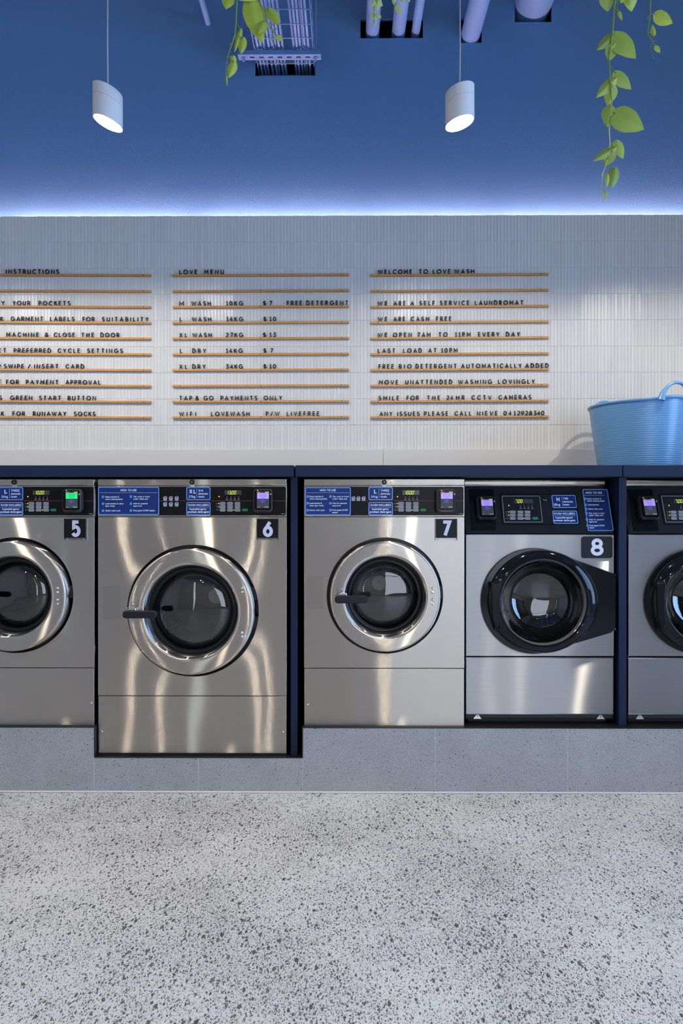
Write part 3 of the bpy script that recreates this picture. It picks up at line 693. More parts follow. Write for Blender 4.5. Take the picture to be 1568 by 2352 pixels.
def reader(parent, X, Z, x0, y0, x1, y1, price, scr, warp=None, y=0.0):
    """contactless card reader standing proud of the panel"""
    def nb(): b = MB(); b.warp = warp; return b
    a0, a1, b0, b1 = X(x0, y0), X(x1, y0), Z(x0, y1), Z(x0, y0); W_, H_ = a1 - a0, b1 - b0
    b = nb(); D = .042; r = .015
    for yy, sc_ in ((0, 0),): pass
    rim = [(0, D * .0, .004), (1, -D * .6, 0), (2, -D * .86, .0015), (3, -D, .006)]
    rings = [[(px_, y + yy, pz_) for px_, pz_ in rrect(a0 + ins, a1 - ins, b0 + ins, b1 - ins, r - ins * .3)] for _, yy, ins in rim]
    n = len(rings[0]); vs = [v for q in rings for v in q]; fs = [tuple(range((len(rings) - 1) * n, len(rings) * n))]
    for i in range(len(rings) - 1):
        for j in range(n): fs.append((i * n + j, i * n + (j + 1) % n, (i + 1) * n + (j + 1) % n, (i + 1) * n + j))
    b.add(vs, fs)
    body = b.build('card_reader', M['reader_side'], parent, smooth=40, label='card reader with lit screen')
    yf = y - D
    b = nb(); b.prism(rrect(a0 + .0065, a1 - .0055, b0 + .0115, b1 - .0055, .010), yf - .0006, yf + .002)
    b.build('face', M['reader_face'], body)
    b = nb(); b.prism(rrect(a0 + .018, a1 - .018, b0 + .0035, b0 + .0085, .002), yf - .0004, yf + .004); b.build('card_slot', M['rubber'], body)
    sx0, sx1, sz0, sz1 = a0 + W_ * .22, a1 - W_ * .165, b0 + H_ * .19, b1 - H_ * .12
    s = nb().box(sx0, sx1, yf - .0010, yf - .0004, sz0, sz1).build('screen', M['scr_dark'], body)
    zb1 = sz1 - (sz1 - sz0) * .085; zb0 = sz1 - (sz1 - sz0) * .43
    nb().box(sx0 + .001, sx1 - .001, yf - .0014, yf - .0010, zb0, zb1).build('message_panel', M[scr], s)
    # the parts of the screen go one level down only: siblings under the reader
    nb().prism(rrect(sx0, sx0 + W_ * .15, zb1 + .002, sz1 - .0005, .002), yf - .0013, yf - .0009).build('red_status', M['scr_red'], body)
    nb().prism(rrect(sx1 - W_ * .2, sx1, zb1 + .002, sz1 - .0005, .002), yf - .0013, yf - .0009).build('yellow_status', M['scr_yellow'], body)
    b = nb(); xc = (sx0 + sx1) / 2
    text(b, price, xc, zb1 - (zb1 - zb0) * .48, (zb1 - zb0) * .28, None, .16, yf - .0017, .0003, align='c')
    b.box(xc - W_ * .17, xc + W_ * .17, yf - .0017, yf - .0014, zb0 + (zb1 - zb0) * .36, zb0 + (zb1 - zb0) * .41)
    b.box(xc - W_ * .10, xc + W_ * .10, yf - .0017, yf - .0014, zb0 + (zb1 - zb0) * .12, zb0 + (zb1 - zb0) * .18)
    b.build('screen_text', M['scr_blue'] if scr == 'scr_purple' else M['green_key'], body)
    b = nb(); zc = zb0 - (zb0 - sz0) * .27; xm = xc - W_ * .02
    stroke(b, [(xm + math.cos(t) * W_ * .12, zc + math.sin(t) * W_ * .068) for t in [2 * math.pi * q / 24 for q in range(24)] + [0]], .0012, yf - .0014, yf - .0010)
    for q, rr in enumerate((.02, .045, .07)):
        stroke(b, [(xm - W_ * .05 + math.cos(R(an)) * W_ * rr, zc + math.sin(R(an)) * W_ * rr) for an in range(-45, 46, 15)], .0012, yf - .0014, yf - .0010)
    b.build('contactless_symbol', M['scr_blue'], body)
    nb().box(sx1 - W_ * .23, sx1 - W_ * .02, yf - .0014, yf - .0010, sz0 + .003, sz0 + .0065).build('maker_mark', M['key'], body)
    nb().box(sx0 + .002, sx0 + W_ * .14, yf - .0014, yf - .0010, sz0 + .003, sz0 + .005).build('clock_mark', M['grey_print'], body)
    b = nb(); stroke(b, [(sx1 + W_ * .12, zb1 - .001), (sx1 + W_ * .05, zb1 - .005), (sx1 + W_ * .12, zb1 - .009)], .0022, yf - .0010, yf - .0006)
    b.build('arrow_mark', M['key'], body)
    for q in range(4):
        nb().box(a0 + W_ * (.22 + .17 * q), a0 + W_ * (.30 + .17 * q), yf - .0010, yf, b1 - .0095, b1 - .0062).build('indicator', M['led_g'] if q == 0 else M['reader_side'], body)

def panel_with_hole(mb, x0, x1, z0, z1, cx, cz, rad, y0, depth, n=96):
    """flat sheet with a round opening and folded edges"""
    angs = sorted([2 * math.pi * i / n for i in range(n)] + [math.atan2(z - cz, x - cx) % (2 * math.pi) for x in (x0, x1) for z in (z0, z1)])
    inn, out = [], []
    for a in angs:
        c, s = math.cos(a), math.sin(a)
        t = min((x1 - cx) / c if c > 1e-9 else 1e9, (x0 - cx) / c if c < -1e-9 else 1e9, (z1 - cz) / s if s > 1e-9 else 1e9, (z0 - cz) / s if s < -1e-9 else 1e9)
        inn.append((cx + rad * c, cz + rad * s)); out.append((cx + t * c, cz + t * s))
    frame_ring(mb, out, inn, y0, y0 + depth)

def shell(mb, x0, x1, y0, y1, z0, z1, t=.004):
    mb.box(x0, x0 + t, y0, y1, z0, z1).box(x1 - t, x1, y0, y1, z0, z1).box(x0 + t, x1 - t, y0, y1, z1 - t, z1).box(x0 + t, x1 - t, y0, y1, z0, z0 + t).box(x0 + t, x1 - t, y1 - t, y1, z0 + t, z1 - t)
    return mb

def basket_icon(mb, x, z, s, y):
    stroke(mb, [(x - s * .42, z + s * .12), (x - s * .3, z - s * .5), (x + s * .3, z - s * .5), (x + s * .42, z + s * .12), (x - s * .42, z + s * .12)], s * .09, y, y + .0004)
    for q in (-.17, 0, .17): stroke(mb, [(x + q * s * 1.2, z + s * .12), (x + q * s, z - s * .5)], s * .07, y, y + .0004)
    stroke(mb, [(x - s * .38, z - s * .18), (x + s * .38, z - s * .18)], s * .07, y, y + .0004)
    stroke(mb, [(x - s * .36, z + s * .14), (x - s * .30, z + s * .38), (x - s * .05, z + s * .34), (x + s * .12, z + s * .5), (x + s * .36, z + s * .40), (x + s * .36, z + s * .14)], s * .09, y, y + .0004)

# ------------------------------------------------------------------ hard-mounted stainless washers (5, 6, 7)
DF = .045                                                       # the door ring stands this far out
def steel_washer(num, px_c, dx, T, label, scr, price, base_z):
    """T holds the pixel measures of its kind, taken on the washer centred at T['c']; dx shifts them to this one"""
    X0 = P(px_c, 1400, YF)[0]; XT = P(T['c'], 1400, YF)[0]
    root = empty('washing_machine', (X0, YF, base_z), label, 'washing machine', 'washing machines along the wall')
    X = lambda px, py=1400: P(px, py, YF)[0] - XT
    Z = lambda px, py: P(T['c'], py, YF)[1] - base_z
    def sub(b, name, m, **k): return b.build(name, m, root, **k)
    wl, wr, zb, zt = X(T['l']), X(T['r']), Z(0, T['bot']), Z(0, 1100.3)
    cx, cy, rh = T['hole']; hx, hz = X(cx), Z(0, cy); pxm = YF / F
    st = steel('washer_sheet_' + num, hz, rh * pxm, T.get('amp', .0010), .10, seed=float(num) * 3.3)
    st_film = steel('washer_sheet_film_' + num, hz, rh * pxm, T.get('amp', .0010), .10, seed=float(num) * 3.3, rough=.235)
    sub(shell(MB(), wl + .001, wr - .001, .010, .745, .0, zt - .002), 'cabinet', M['cab_black'])
    # top cap with lock
    sub(MB().box(wl, wr, -.004, .09, Z(0, 1115.0), zt), 'top_cap', M['steel'], bevel=.0025)
    zk = Z(0, 1107.5)
    b = MB().lathe([(.0105, .0), (.0105, -.007), (.0095, -.009), (.006, -.009), (.0055, -.004), (.0001, -.004)], X(T['c']), zk, 24, -.004)
    lock = sub(b, 'lock', M['black'], smooth=35)
    MB().box(-.001, .001, -.0086, -.0078, zk - .003, zk + .003).build('keyway', M['chrome'], lock)
    sub(MB().box(X(T['c']) - .010, X(T['c']) + .010, -.003, -.0002, Z(0, 1117.6), Z(0, 1115.0)), 'lock_tab', M['chrome'], bevel=.0008)
    # control panel: steel surround, black film, red line
    pz0, pz1 = Z(0, 1187.0), Z(0, 1115.3)
    sub(MB().box(wl, wr, -.0005, .02, pz0 + .001, pz1 - .0006), 'panel_surround', M['steel'], bevel=.001)
    fx0, fx1, fz0, fz1 = wl + .004, wr - .0035, Z(0, 1183.8), Z(0, 1117.9)
    pan = sub(MB().prism(rrect(fx0, fx1, fz0, fz1, .008), -.0012, 0), 'control_panel', M['panel_flat'])
    b = MB().box(fx0 + .004, fx1 - .001, -.0016, -.0012, Z(0, 1150.6), Z(0, 1149.8)); b.build('red_line', M['red'], pan)
    b = MB()
    for bx, by in T['baskets']: basket_icon(b, X(bx), Z(0, by), .0185, -.0018)
    b.build('basket_icons', M['white_print'], pan)
    off = lambda p: p
    wf = lambda v: (v[0], v[1] - .0012, v[2])
    how_to(root, X, Z, T['how'], None, T['rows'], wf)
    lx0, lx1 = T['load']
    load_stickers(root, X, Z, lx0, 1118.7, lx1, 1148.4, T['size'], T['kg'], T['count'], (lx0, 1153.3, lx1, 1183.5), wf)
    kx = T['kx']
    keypad(root, X, Z, (T['d0'], 1126.2, T['d0'] + 38.4, 1136.6), price, kx, (1156.3, 1163.9, 1171.5), 12.0, 6.3,
           (T['g0'], 1168.4, T['g0'] + 11.8, 1174.1), (kx[0] - 8, 1140.6), [(kx[0] + 10 + 8.95 * q, 1141) for q in range(4)], wf)
    reader(root, X, Z, T['rd'], 1123.4, T['rd'] + 44.5, 1177.4, '$' + price, scr, wf)
    b = MB(); b.warp = wf
    b.box(X(T['r'] - 12.5), X(T['r'] - 3.5), -.0006, 0, Z(0, 1180.6), Z(0, 1179.6)); b.build('maker_mark', M['grey_print'], pan)
    # front sheet and lower sheet
    b = MB(); panel_with_hole(b, wl, wr, Z(0, T['split'] - .8), Z(0, 1187.6), hx, hz, rh * pxm, 0, .012)
    sub(b, 'front_panel', st, bevel=.0012)
    sub(MB().box(wl + .001, wr - .001, .001, .014, zb, Z(0, T['split'] + .8)), 'lower_panel', st, bevel=.0014)
    sub(MB().box(wl + .003, wr - .003, .004, .05, 0, zb), 'base_rail', M['cab_black'])
    for sx, sy in T['screws']: sub(MB().dome(X(sx), .001, Z(0, sy), .0052, .003), 'screw', M['chrome'], smooth=60)
    # film patch
    f0, g0, f1, g1 = T['film']; sub(MB().prism(rrect(X(f0), X(f1), Z(0, g1), Z(0, g0), .004), -.0004, 0), 'film_label', st_film)
    # black well round the door
    ri = T['win'][2] * pxm * .985
    sub(MB().lathe([(rh * pxm + .004, .0125), (rh * pxm + .004, .05), (ri - .01, .05)], hx, hz, 96), 'door_well', M['rubber'], smooth=40)
    # door ring
    k = (YF - DF) / YF
    ro, rw = T['ring'] * pxm * k, T['win'][2] * pxm * k
    prof = [(ro - .004, .03), (ro, .02), (ro, -DF + .012)]
    prof += [(ro - .010 + .010 * math.cos(R(a)), -DF + .010 - .010 * math.sin(R(a))) for a in (20, 40, 60, 75, 90)]
    prof += [(ro - .0125, -DF - .0001), (rw + .0125, -DF - .0001)]
    prof += [(rw + .010 - .010 * math.cos(R(a)), -DF + .010 - .010 * math.sin(R(a))) for a in (90, 70, 50, 30, 0)]
    prof += [(rw - .001, .02)]
    door = sub(MB().lathe(prof, hx, hz, 128), 'door', M['steel_round'], smooth=45)
    rg = T['glass'] * pxm * k
    MB().lathe([(rw - .0015, -.016), (rw - .006, -.012), (rg + .014, .012), (rg + .006, .014), (rg + .003, .012), (rg, .020), (rg - .002, .034)], hx, hz, 96).build('gasket', M['rubber'], door, smooth=50)
    MB().lathe([(rg + .003, .0115), (rg + .006, .0105), (rg + .009, .0125)], hx, hz, 96).build('glass_rim', M['black_gloss'], door, smooth=60)
    MB().lathe([(rg - .001, .030), (rg * .93, .018), (rg * .7, .009), (rg * .35, .004), (.0005, .002)], hx, hz, 72).build('glass', M['glass'], door, smooth=80)
    for bx, by in T['bolts']: MB().dome(X(bx) * k, -DF, EYE - base_z + (Z(0, by) + base_z - EYE) * k, .0068, .004).build('bolt', M['chrome'], door, smooth=60)
    for bx, by in T['rivets']: MB().dome(X(bx) * k, -DF, EYE - base_z + (Z(0, by) + base_z - EYE) * k, .0026, .0015, 10).build('rivet', M['chrome'], door, smooth=60)
    for dz in T['hinges']:
        b = MB().box(hx + ro - .02, hx + rh * pxm + .003, .004, .022, hz + dz - .028, hz + dz + .028); sub(b, 'hinge', M['black'], bevel=.002)
    # handle: steel bracket, black lever
    kk = (YF - .085) / YF
    ha, hb, hc = T['handle']; zc_ = EYE - base_z + (Z(0, hc) + base_z - EYE) * kk
    xa, xb = X(ha) * kk, X(hb) * kk
    h = MB().prism(rrect(xa, xb, zc_ - .0165, zc_ + .0165, .0135, 6), -.10, -.078).build('handle', M['black'], door, bevel=.005)
    MB().prism([(xa + .004, zc_ - .012), (xa + .055, zc_ - .012), (xa + .052, zc_ + .026), (xa + .03, zc_ + .030), (xa + .016, zc_ + .020)], -.078, -DF + .001).build('handle_bracket', M['chrome'], h, bevel=.002)
    for ox, oz in ((.030, .040), (.004, .022)): MB().dome(xa + ox, -DF, zc_ + oz, .004, .003, 10).build('handle_screw', M['chrome'], h, smooth=60)
    # drum inside
    rd = rg + .055
    b = MB().lathe([(rg + .004, .055), (rd, .065), (rd, .55), (.0005, .56)], hx, hz, 72)
    for q in range(3):
        a = R(100 + 120 * q); b.tube([(hx + (rd - .02) * math.cos(a), .08, hz + (rd - .02) * math.sin(a)), (hx + (rd - .02) * math.cos(a), .54, hz + (rd - .02) * math.sin(a))], .022, 8)
    sub(b, 'drum', M['drum'], smooth=40)
    if T.get('hub'):
        sub(MB().lathe([(.040, .0), (.040, -.012), (.036, -.016), (.010, -.016), (.008, -.024), (.0005, -.024)], hx, hz, 40, .555), 'drum_hub', M['hub'], smooth=35)
    # number holder
    nx0, nx1 = T['num']; nz0, nz1 = Z(0, 1240.3), Z(0, 1191.3); a0, a1 = X(nx0), X(nx1)
    card = sub(MB().box(a0 + .002, a1 - .002, -.007, -.0005, nz0 + .010, nz1 - .001), 'number_card', M['plate_black'])
    b = MB(); mid = (a0 + a1) / 2 + .001; hN = .0745
    gw = G[num][0] * .78 * .76 + .24
    text(b, num, mid - hN * gw * .5, nz0 + .0135, hN, mid + hN * gw * .5, .20, -.0078, .0008); b.build('numeral', M['number'], card, label='white numeral ' + num)
    b = MB().box(a0, a0 + .002, -.014, 0, nz0, nz1).box(a1 - .002, a1, -.014, 0, nz0, nz1).box(a0 + .002, a1 - .002, -.014, -.0005, nz0 + .006, nz0 + .009).box(a0 + .002, a1 - .002, -.002, -.0002, nz0, nz0 + .006)
    hol = sub(b, 'number_holder', M['clear'])
    for q in (a0 + .012, a1 - .012): MB().dome(q, -.002, nz0 + .0035, .003, .002, 8).build('holder_screw', M['chrome'], hol, smooth=60)
    return root

ST6 = ((234.5 + 2, 242.3, 1142.6), (234.5 + 2, 242.3, 1158.2), (236.5, 242.3, 1174.6))
def rows6():
    L, T_ = (236.8, 242.3), (300.8, 306.3)
    return [(*L, 1142.9, [('Empty pockets &', 273.8), ('check clothing labels', 282.2)]), (*L, 1158.6, [('Load machine & close', 283.8), ('door firmly', 263.8)]), (*L, 1174.6, [('Select wash cycle', 276.5)]),
            (*T_, 1142.4, [('Tap, swipe or insert', 344.2), ('credit / debit card', 339.8)]), (*T_, 1158.4, [('Wait for payment', 339.6), ('approval', 325.5)]), (*T_, 1174.4, [('Press green START button', 355.8)])]
def rows7():
    L, T_ = (706.5, 710.6), (758.6, 763.0)
    return [(*L, 1142.2, [('Empty pockets &', 742.3), ('check clothing labels', 751)]), (*L, 1157.6, [('Load machine &', 739.2), ('close door firmly', 743.3)]), (*L, 1173.6, [('Select wash cycle', 745)]),
            (*T_, 1142.2, [('Tap, swipe or insert', 801.2), ('credit / debit card', 796.8)]), (*T_, 1157.6, [('Wait for payment', 796.6), ('approval', 782)]), (*T_, 1173.4, [('Press green START', 799), ('button', 774.8)])]
T7 = dict(c=882, l=698, r=1066, bot=1667, split=1535, hole=(883.5, 1367.8, 133.2), ring=127.3, win=(884, 1371, 92.5), glass=76.5, amp=.0017,
          baskets=[(811.3, 1145), (822.8, 1145), (834.6, 1145)], how=(700.8, 1119.2, 805.1, 1183.5), rows=rows7(), load=(846, 901.7), size='L', kg='14kg', count='THREE',
          d0=924, kx=(920.5, 937.6, 954.7), g0=966, rd=999, screws=[(706.8, 1618.5), (1058.8, 1615.7)], film=(703.5, 1322, 742.5, 1399), bolts=[(991.7, 1351), (991.7, 1360.6), (991.7, 1377.7), (991.7, 1387.2)],
          rivets=[(793, 1449), (812.4, 1467.5)], hinges=[.014], handle=(766, 842, 1376.5), num=(998.6, 1049), hub=True)
T5 = dict(T7, hub=False, handle=(766, 842, 1376.5))
T6 = dict(c=441.5, l=225, r=658, bot=1730, split=1598.5, hole=(442.5, 1402.6, 151.5), ring=145.3, win=(437, 1405.5, 107.8), glass=92, amp=.0022,
          baskets=[(379.3, 1144.6), (392.5, 1144.6), (405.7, 1144.6), (379.3, 1158), (392.5, 1158), (405.7, 1158)], how=(225.6, 1118.5, 365.6, 1182.8), rows=rows6(), load=(428, 483.3), size='XL', kg='27kg', count='SIX',
          d0=516, kx=(511.2, 528.2, 545.4), g0=556.7, rd=583, screws=[(233, 1680.5), (650, 1681)], film=(236.6, 1347, 275.6, 1423), bolts=[(560.6, 1349.6), (560.6, 1359.2), (560.6, 1452.6), (560.6, 1462)],
          rivets=[(332, 1497), (352.5, 1515)], hinges=[.075, -.055], handle=(293, 371, 1411), num=(589.7, 640), hub=True)
steel_washer('5', 34, 0, T5, 'stainless steel washing machine numbered 5, green lit card reader, cut by the left edge', 'scr_green', '10.00', zp + e)
steel_washer('6', 441.5, 0, T6, 'big stainless steel washing machine numbered 6, set lower than its neighbours', 'scr_purple', '13.00', zr + e)
steel_washer('7', 882, 0, T7, 'stainless steel washing machine numbered 7 with a round steel door', 'scr_purple', '10.00', zp + e)

# ------------------------------------------------------------------ front loaders with black doors (8 and the one cut off)
Y8 = 3.08
def black_washer(dx, label, numbered, base_z):
    zs0 = P(1239, 1226.5, Y8)[1]; zs1 = P(1239, 1117, Y8 + .085)[1]; slope = .085 / (zs1 - zs0)
    XT = P(1239, 1400, Y8)[0]
    root = empty('washing_machine', (XT + dx, Y8, base_z), label, 'washing machine', 'washing machines along the wall')
    X = lambda px, py=1400: P(px, py, Y8)[0] - XT
    Z = lambda px, py: P(1239, py, Y8)[1] - base_z
    def Ys(py):
        yy = Y8
        for _ in range(6):
            z = P(1239, py, yy)[1]; yy = Y8 + slope * max(z - zs0, 0)
        return yy
    XS = lambda px, py=1170: P(px, py, Ys(py))[0] - XT
    ZS = lambda px, py: P(1239, py, Ys(py))[1] - base_z
    zr0 = zs0 - base_z
    wf = lambda v: (v[0], v[1] + slope * (v[2] - zr0), v[2])
    def nb(): b = MB(); b.warp = wf; return b
    def sub(b, name, m, **k): return b.build(name, m, root, **k)
    wl, wr = X(1069), X(1410.5); zt = P(1239, 1102.5, Y8 + .08)[1] - base_z
    sub(shell(MB(), wl + .002, wr - .002, .012, .645, .020, zs0 - base_z - .004), 'cabinet', M['cab_black'])
    sub(MB().prism([(wl + .002, zs0 - base_z - .003), (wr - .002, zs0 - base_z - .003), (wr - .012, zt - .006), (wl + .002, zt - .006)], .13, .64), 'cabinet_head', M['cab_black'])
    # steel top cap
    b = MB().box(wl, wr - .012, .062, .63, ZS(0, 1116.6), zt); sub(b, 'top_cap', M['steel'], bevel=.008)
    # sloping console
    b = nb(); b.prism([(wl + .001, zr0 + .002), (wr - .002, zr0 + .002), (wr - .016, ZS(0, 1117.4)), (wl + .001, ZS(0, 1117.4))], 0, .05)
    sub(b, 'control_panel', M['panel'], bevel=.002)
    b = nb(); b.prism(rrect(XS(1080, 1170), XS(1136.5, 1170), ZS(0, 1219.5), ZS(0, 1123.5), .004), -.004, 0); sub(b, 'reader_plate', M['black_gloss'], bevel=.001)
    wr_ = lambda v: (v[0], v[1] + slope * (v[2] - zr0) - .004, v[2])
    reader(root, XS, ZS, 1089.3, 1139.8, 1132.4, 1193.2, '$7.00', 'scr_purple', wr_)
    # raised bezel with outlined keypad
    x0, x1, z0, z1 = XS(1150), XS(1327), ZS(0, 1205.5), ZS(0, 1134.3)
    b = nb(); frame_ring(b, rrect(x0, x1, z0, z1, .008), rrect(x0 + .004, x1 - .004, z0 + .004, z1 - .004, .006), -.003, 0); sub(b, 'bezel', M['panel_flat'], bevel=.0008)
    x0, x1, z0, z1 = XS(1154.8), XS(1242.5), ZS(0, 1199.6), ZS(0, 1139.2)
    b = nb(); frame_ring(b, rrect(x0, x1, z0, z1, .004), rrect(x0 + .0018, x1 - .0018, z0 + .0018, z1 - .0018, .003), -.0006, 0); sub(b, 'outline', M['key'])
    keypad(root, XS, ZS, (1178.7, 1146.2, 1223.5, 1156.4), '7.00', (1176.8, 1194.4, 1210.9), (1175.8, 1183.2, 1190.7), 12.2, 5.6, (1222.5, 1187.6, 1234.6, 1193.4), (1168.3, 1161),
           [(1194.8 + 8.9 * q, 1161) for q in range(4)], wf)
    xk, zk = XS(1250.4, 1145.5), ZS(0, 1145.5)
    b = nb(); b.lathe([(.0085, 0), (.0085, -.003), (.0072, -.004), (.0001, -.004)], xk, zk, 20); lock = sub(b, 'lock', M['chrome'], smooth=35)
    nb().box(xk - .0009, xk + .0009, -.0046, -.0039, zk - .004, zk + .004).build('keyway', M['black'], lock)
    load_stickers(root, XS, ZS, 1265.5, 1137, 1321, 1166.6, 'M', '10kg', 'TWO', (1267.5, 1172.9, 1324.2, 1203), wf)
    lines = [('HOW TO USE', 1344.6, 1134.2, 5.0, 1382.4, .2)]; extra = [('line', 1341, 1137.6, 1387, 1137.6)]
    for i, (xn, xt, by, ls) in enumerate([(1343.5, 1348, 1147.2, [('Empty pockets &', 1380.2), ('check clothing labels', 1388)]), (1344.4, 1349.5, 1161, [('Load machine', 1375)]), (1345.4, 1350.4, 1170.8, [('Select wash cycle', 1383)]),
                                          (1346.2, 1351.4, 1180.4, [('Tap, swipe or insert', 1388.2), ('credit / debit card', 1384.5)]), (1347.2, 1352.4, 1195, [('Wait for payment', 1387), ('approval', 1370)]), (1348.5, 1353.4, 1208.8, [('Press green START', 1388.4), ('button', 1364)])]):
        extra.append(('num', str(i + 1), xn, by - 1.5))
        for k, (s, xe) in enumerate(ls): lines.append((s, xt, by + k * 5.0, 3.6, xe, .19))
    sticker(root, XS, ZS, 1336.6, 1123.6, 1394.2, 1219.4, lines, wf, extra=extra, lab='tall blue HOW TO USE sticker')
    # steel front with door
    pxm = Y8 / F; sheet = M['steel8']
    hx, hz = X(1240), Z(0, 1380)
    b = MB(); panel_with_hole(b, wl, wr, Z(0, 1507.0), Z(0, 1227.8), hx, hz, 100 * pxm, 0, .012); sub(b, 'front_panel', sheet, bevel=.003)
    sub(MB().box(wl, wr - .001, .002, .016, Z(0, 1641.6), Z(0, 1510.8)), 'lower_panel', sheet, bevel=.004)
    sub(MB().box(wl + .004, wr - .004, .012, .05, Z(0, 1652.5), Z(0, 1641.6)).box(wl + .02, wr - .02, .05, .6, 0, .02), 'base_plate', M['cab_black'])
    for fx in (1096.4, 1379.4):
        f_ = MB().prism([(X(fx - 9.5), Z(0, 1652)), (X(fx + 9.5), Z(0, 1652)), (X(fx + 2.5), Z(0, 1642.6)), (X(fx - 2.5), Z(0, 1642.6))], .004, .012).build('foot_bracket', M['chrome'], root)
        MB().dome(X(fx), .004, Z(0, 1645.5), .004, .004, 10).build('foot_bolt', M['steel_round'], f_, smooth=60)
    # door slab: round at the left, running out to a straight hinge edge at the right
    cxp, cyp, rr = 1224.5, 1379.5, 121.2
    pts = []
    tail = [(1400, 1452.0), (1409, 1444), (1410.3, 1440), (1410.3, 1324), (1409.6, 1319.2), (1406, 1316.5)]
    a_lo, a_hi = 64, 296                                      # image-space angles (y down) of the tangent points
    for i in range(61):
        a = R(a_lo + (a_hi - a_lo) * i / 60); pts.append((cxp + rr * math.cos(a), cyp + rr * math.sin(a)))
    poly = [(X(px), Z(0, py)) for px, py in (pts + tail[::-1])]
    poly = poly[::-1]
    area_ = sum(a[0] * b[1] - b[0] * a[1] for a, b in zip(poly, poly[1:] + poly[:1]))
    if area_ < 0: poly = poly[::-1]
    # slab as rings so the middle is open for the glass
    ccx, ccz = X(1236), hz
    rg = 99 * pxm
    n = len(poly)
    def scl(f, off=0.0): return [(ccx + (x - ccx) * f, ccz + (z - ccz) * f) for x, z in poly]
    inner = []
    for x, z in poly:
        a = math.atan2(z - hz, x - hx); inner.append((hx + (rg + .004) * math.cos(a), hz + (rg + .004) * math.sin(a)))
    b = MB()
    layers = [(poly, .0), (poly, -.014), (scl(.992), -.018)]
    vs = [(x, y, z) for pl, y in layers for x, z in pl] + [(x, -.018, z) for x, z in inner] + [(x, .0, z) for x, z in inner]
    fs = []
    for q in range(4):
        for i in range(n):
            j = (i + 1) % n; fs.append((q * n + i, q * n + j, (q + 1) * n + j, (q + 1) * n + i))
    b.add(vs, fs)
    door = sub(b, 'door', M['black_gloss'], smooth=35)
    # bulging bezel ring (a little wider than tall) and glass bowl
    n_ = 96; prof = [(1.19, -.018), (1.185, -.030), (1.16, -.040), (1.08, -.052), (1.02, -.056), (1.0, -.050), (.985, -.030)]
    b = MB(); vs = []
    for i in range(n_):
        a = 2 * math.pi * i / n_
        for f, y in prof:
            ex = 1.0 + (.09 if math.cos(a) > 0 else .045) * (f - 1) / .19 * abs(math.cos(a))
            vs.append((hx + rg * f * ex * math.cos(a), y, hz + rg * f * math.sin(a)))
    k = len(prof); fs = [(i * k + q, ((i + 1) % n_) * k + q, ((i + 1) % n_) * k + q + 1, i * k + q + 1) for i in range(n_) for q in range(k - 1)]
    b.add(vs, fs); bz = b.build('door_bezel', M['black_gloss'], door, smooth=60)
    # grip recess at the left of the bezel
    b = MB().prism([(hx - rg * 1.19, hz + .085), (hx - rg * .98, hz + .088), (hx - rg * .99, hz - .09), (hx - rg * 1.06, hz - .135), (hx - rg * 1.17, hz - .06)], -.0555, -.040); b.build('grip', M['panel_flat'], bz, bevel=.004)
    MB().lathe([(rg * .985, -.030), (rg * 1.0, -.047), (rg * .97, -.052), (rg * .945, -.046), (rg * .94, -.030)], hx, hz, 96).build('glass_ring', M['glass_edge'], door, smooth=60)
    MB().lathe([(rg * .95, -.040), (rg * .90, -.010), (rg * .80, .030), (rg * .66, .062), (rg * .5, .078), (rg * .3, .086), (.0005, .088)], hx, hz, 96).build('glass', M['glass'], door, smooth=80)
    b = MB()
    for q in range(16):
        zz0 = Z(0, 1446) + (Z(0, 1318) - Z(0, 1446)) * (q + .06) / 16; zz1 = Z(0, 1446) + (Z(0, 1318) - Z(0, 1446)) * (q + .94) / 16
        b.tube([(wr + .0012, -.004, zz0), (wr + .0012, -.004, zz1)], .0042, 8)
    b.build('hinge', M['chrome'], door, smooth=40)
    rd = rg + .035
    b = MB().lathe([(rg - .002, .012), (rg + .006, .06), (rd, .10), (rd, .52), (.0005, .53)], hx, hz, 72)
    for q in range(3):
        a = R(40 + 120 * q); b.tube([(hx + (rd - .015) * math.cos(a), .12, hz + (rd - .015) * math.sin(a)), (hx + (rd - .015) * math.cos(a), .5, hz + (rd - .015) * math.sin(a))], .024, 8)
    sub(b, 'drum', M['drum'], smooth=40)
    sub(MB().dome(X(1408), .002, Z(0, 1633), .003, .0015, 8), 'screw', M['black'], smooth=60)
    if numbered:
        x0, x1, z0, z1 = X(1334), X(1406.8), Z(0, 1282), Z(0, 1232.2)
        hol = sub(MB().prism(rrect(x0, x1 + .002, z0 - .001, z1 + .001, .014), -.0012, 0), 'number_holder', M['steel_round'])
        card = MB().prism(rrect(x0, x1 - .002, z0, z1, .012), -.0026, -.0012).build('number_card', M['card8'], hol)
        b = MB(); hN = .0775; mid = X(1370.3)
        text(b, '8', mid - .0305, Z(0, 1276.2), hN, mid + .0305, .20, -.0034, .0008); b.build('numeral', M['number'], hol, label='white numeral 8')
    return root
M['steel8'] = steel('satin_steel_front', None, seed=11.0, wave=.0030, rough=.34, tone=(.64, .635, .635))
M['glass_edge'] = mat('glass_rim_grey', (.10, .10, .105), .12, coat=.5)
M['card8'] = mat('dark_slate_card', (.010, .016, .022), .4, spec=.2)
black_washer(0, 'front loading washing machine numbered 8 with a glossy black door', True, zp + e)
black_washer((1611 - 1239) * Y8 / F, 'front loading washing machine with a black door cut by the right edge', False, zp + e)

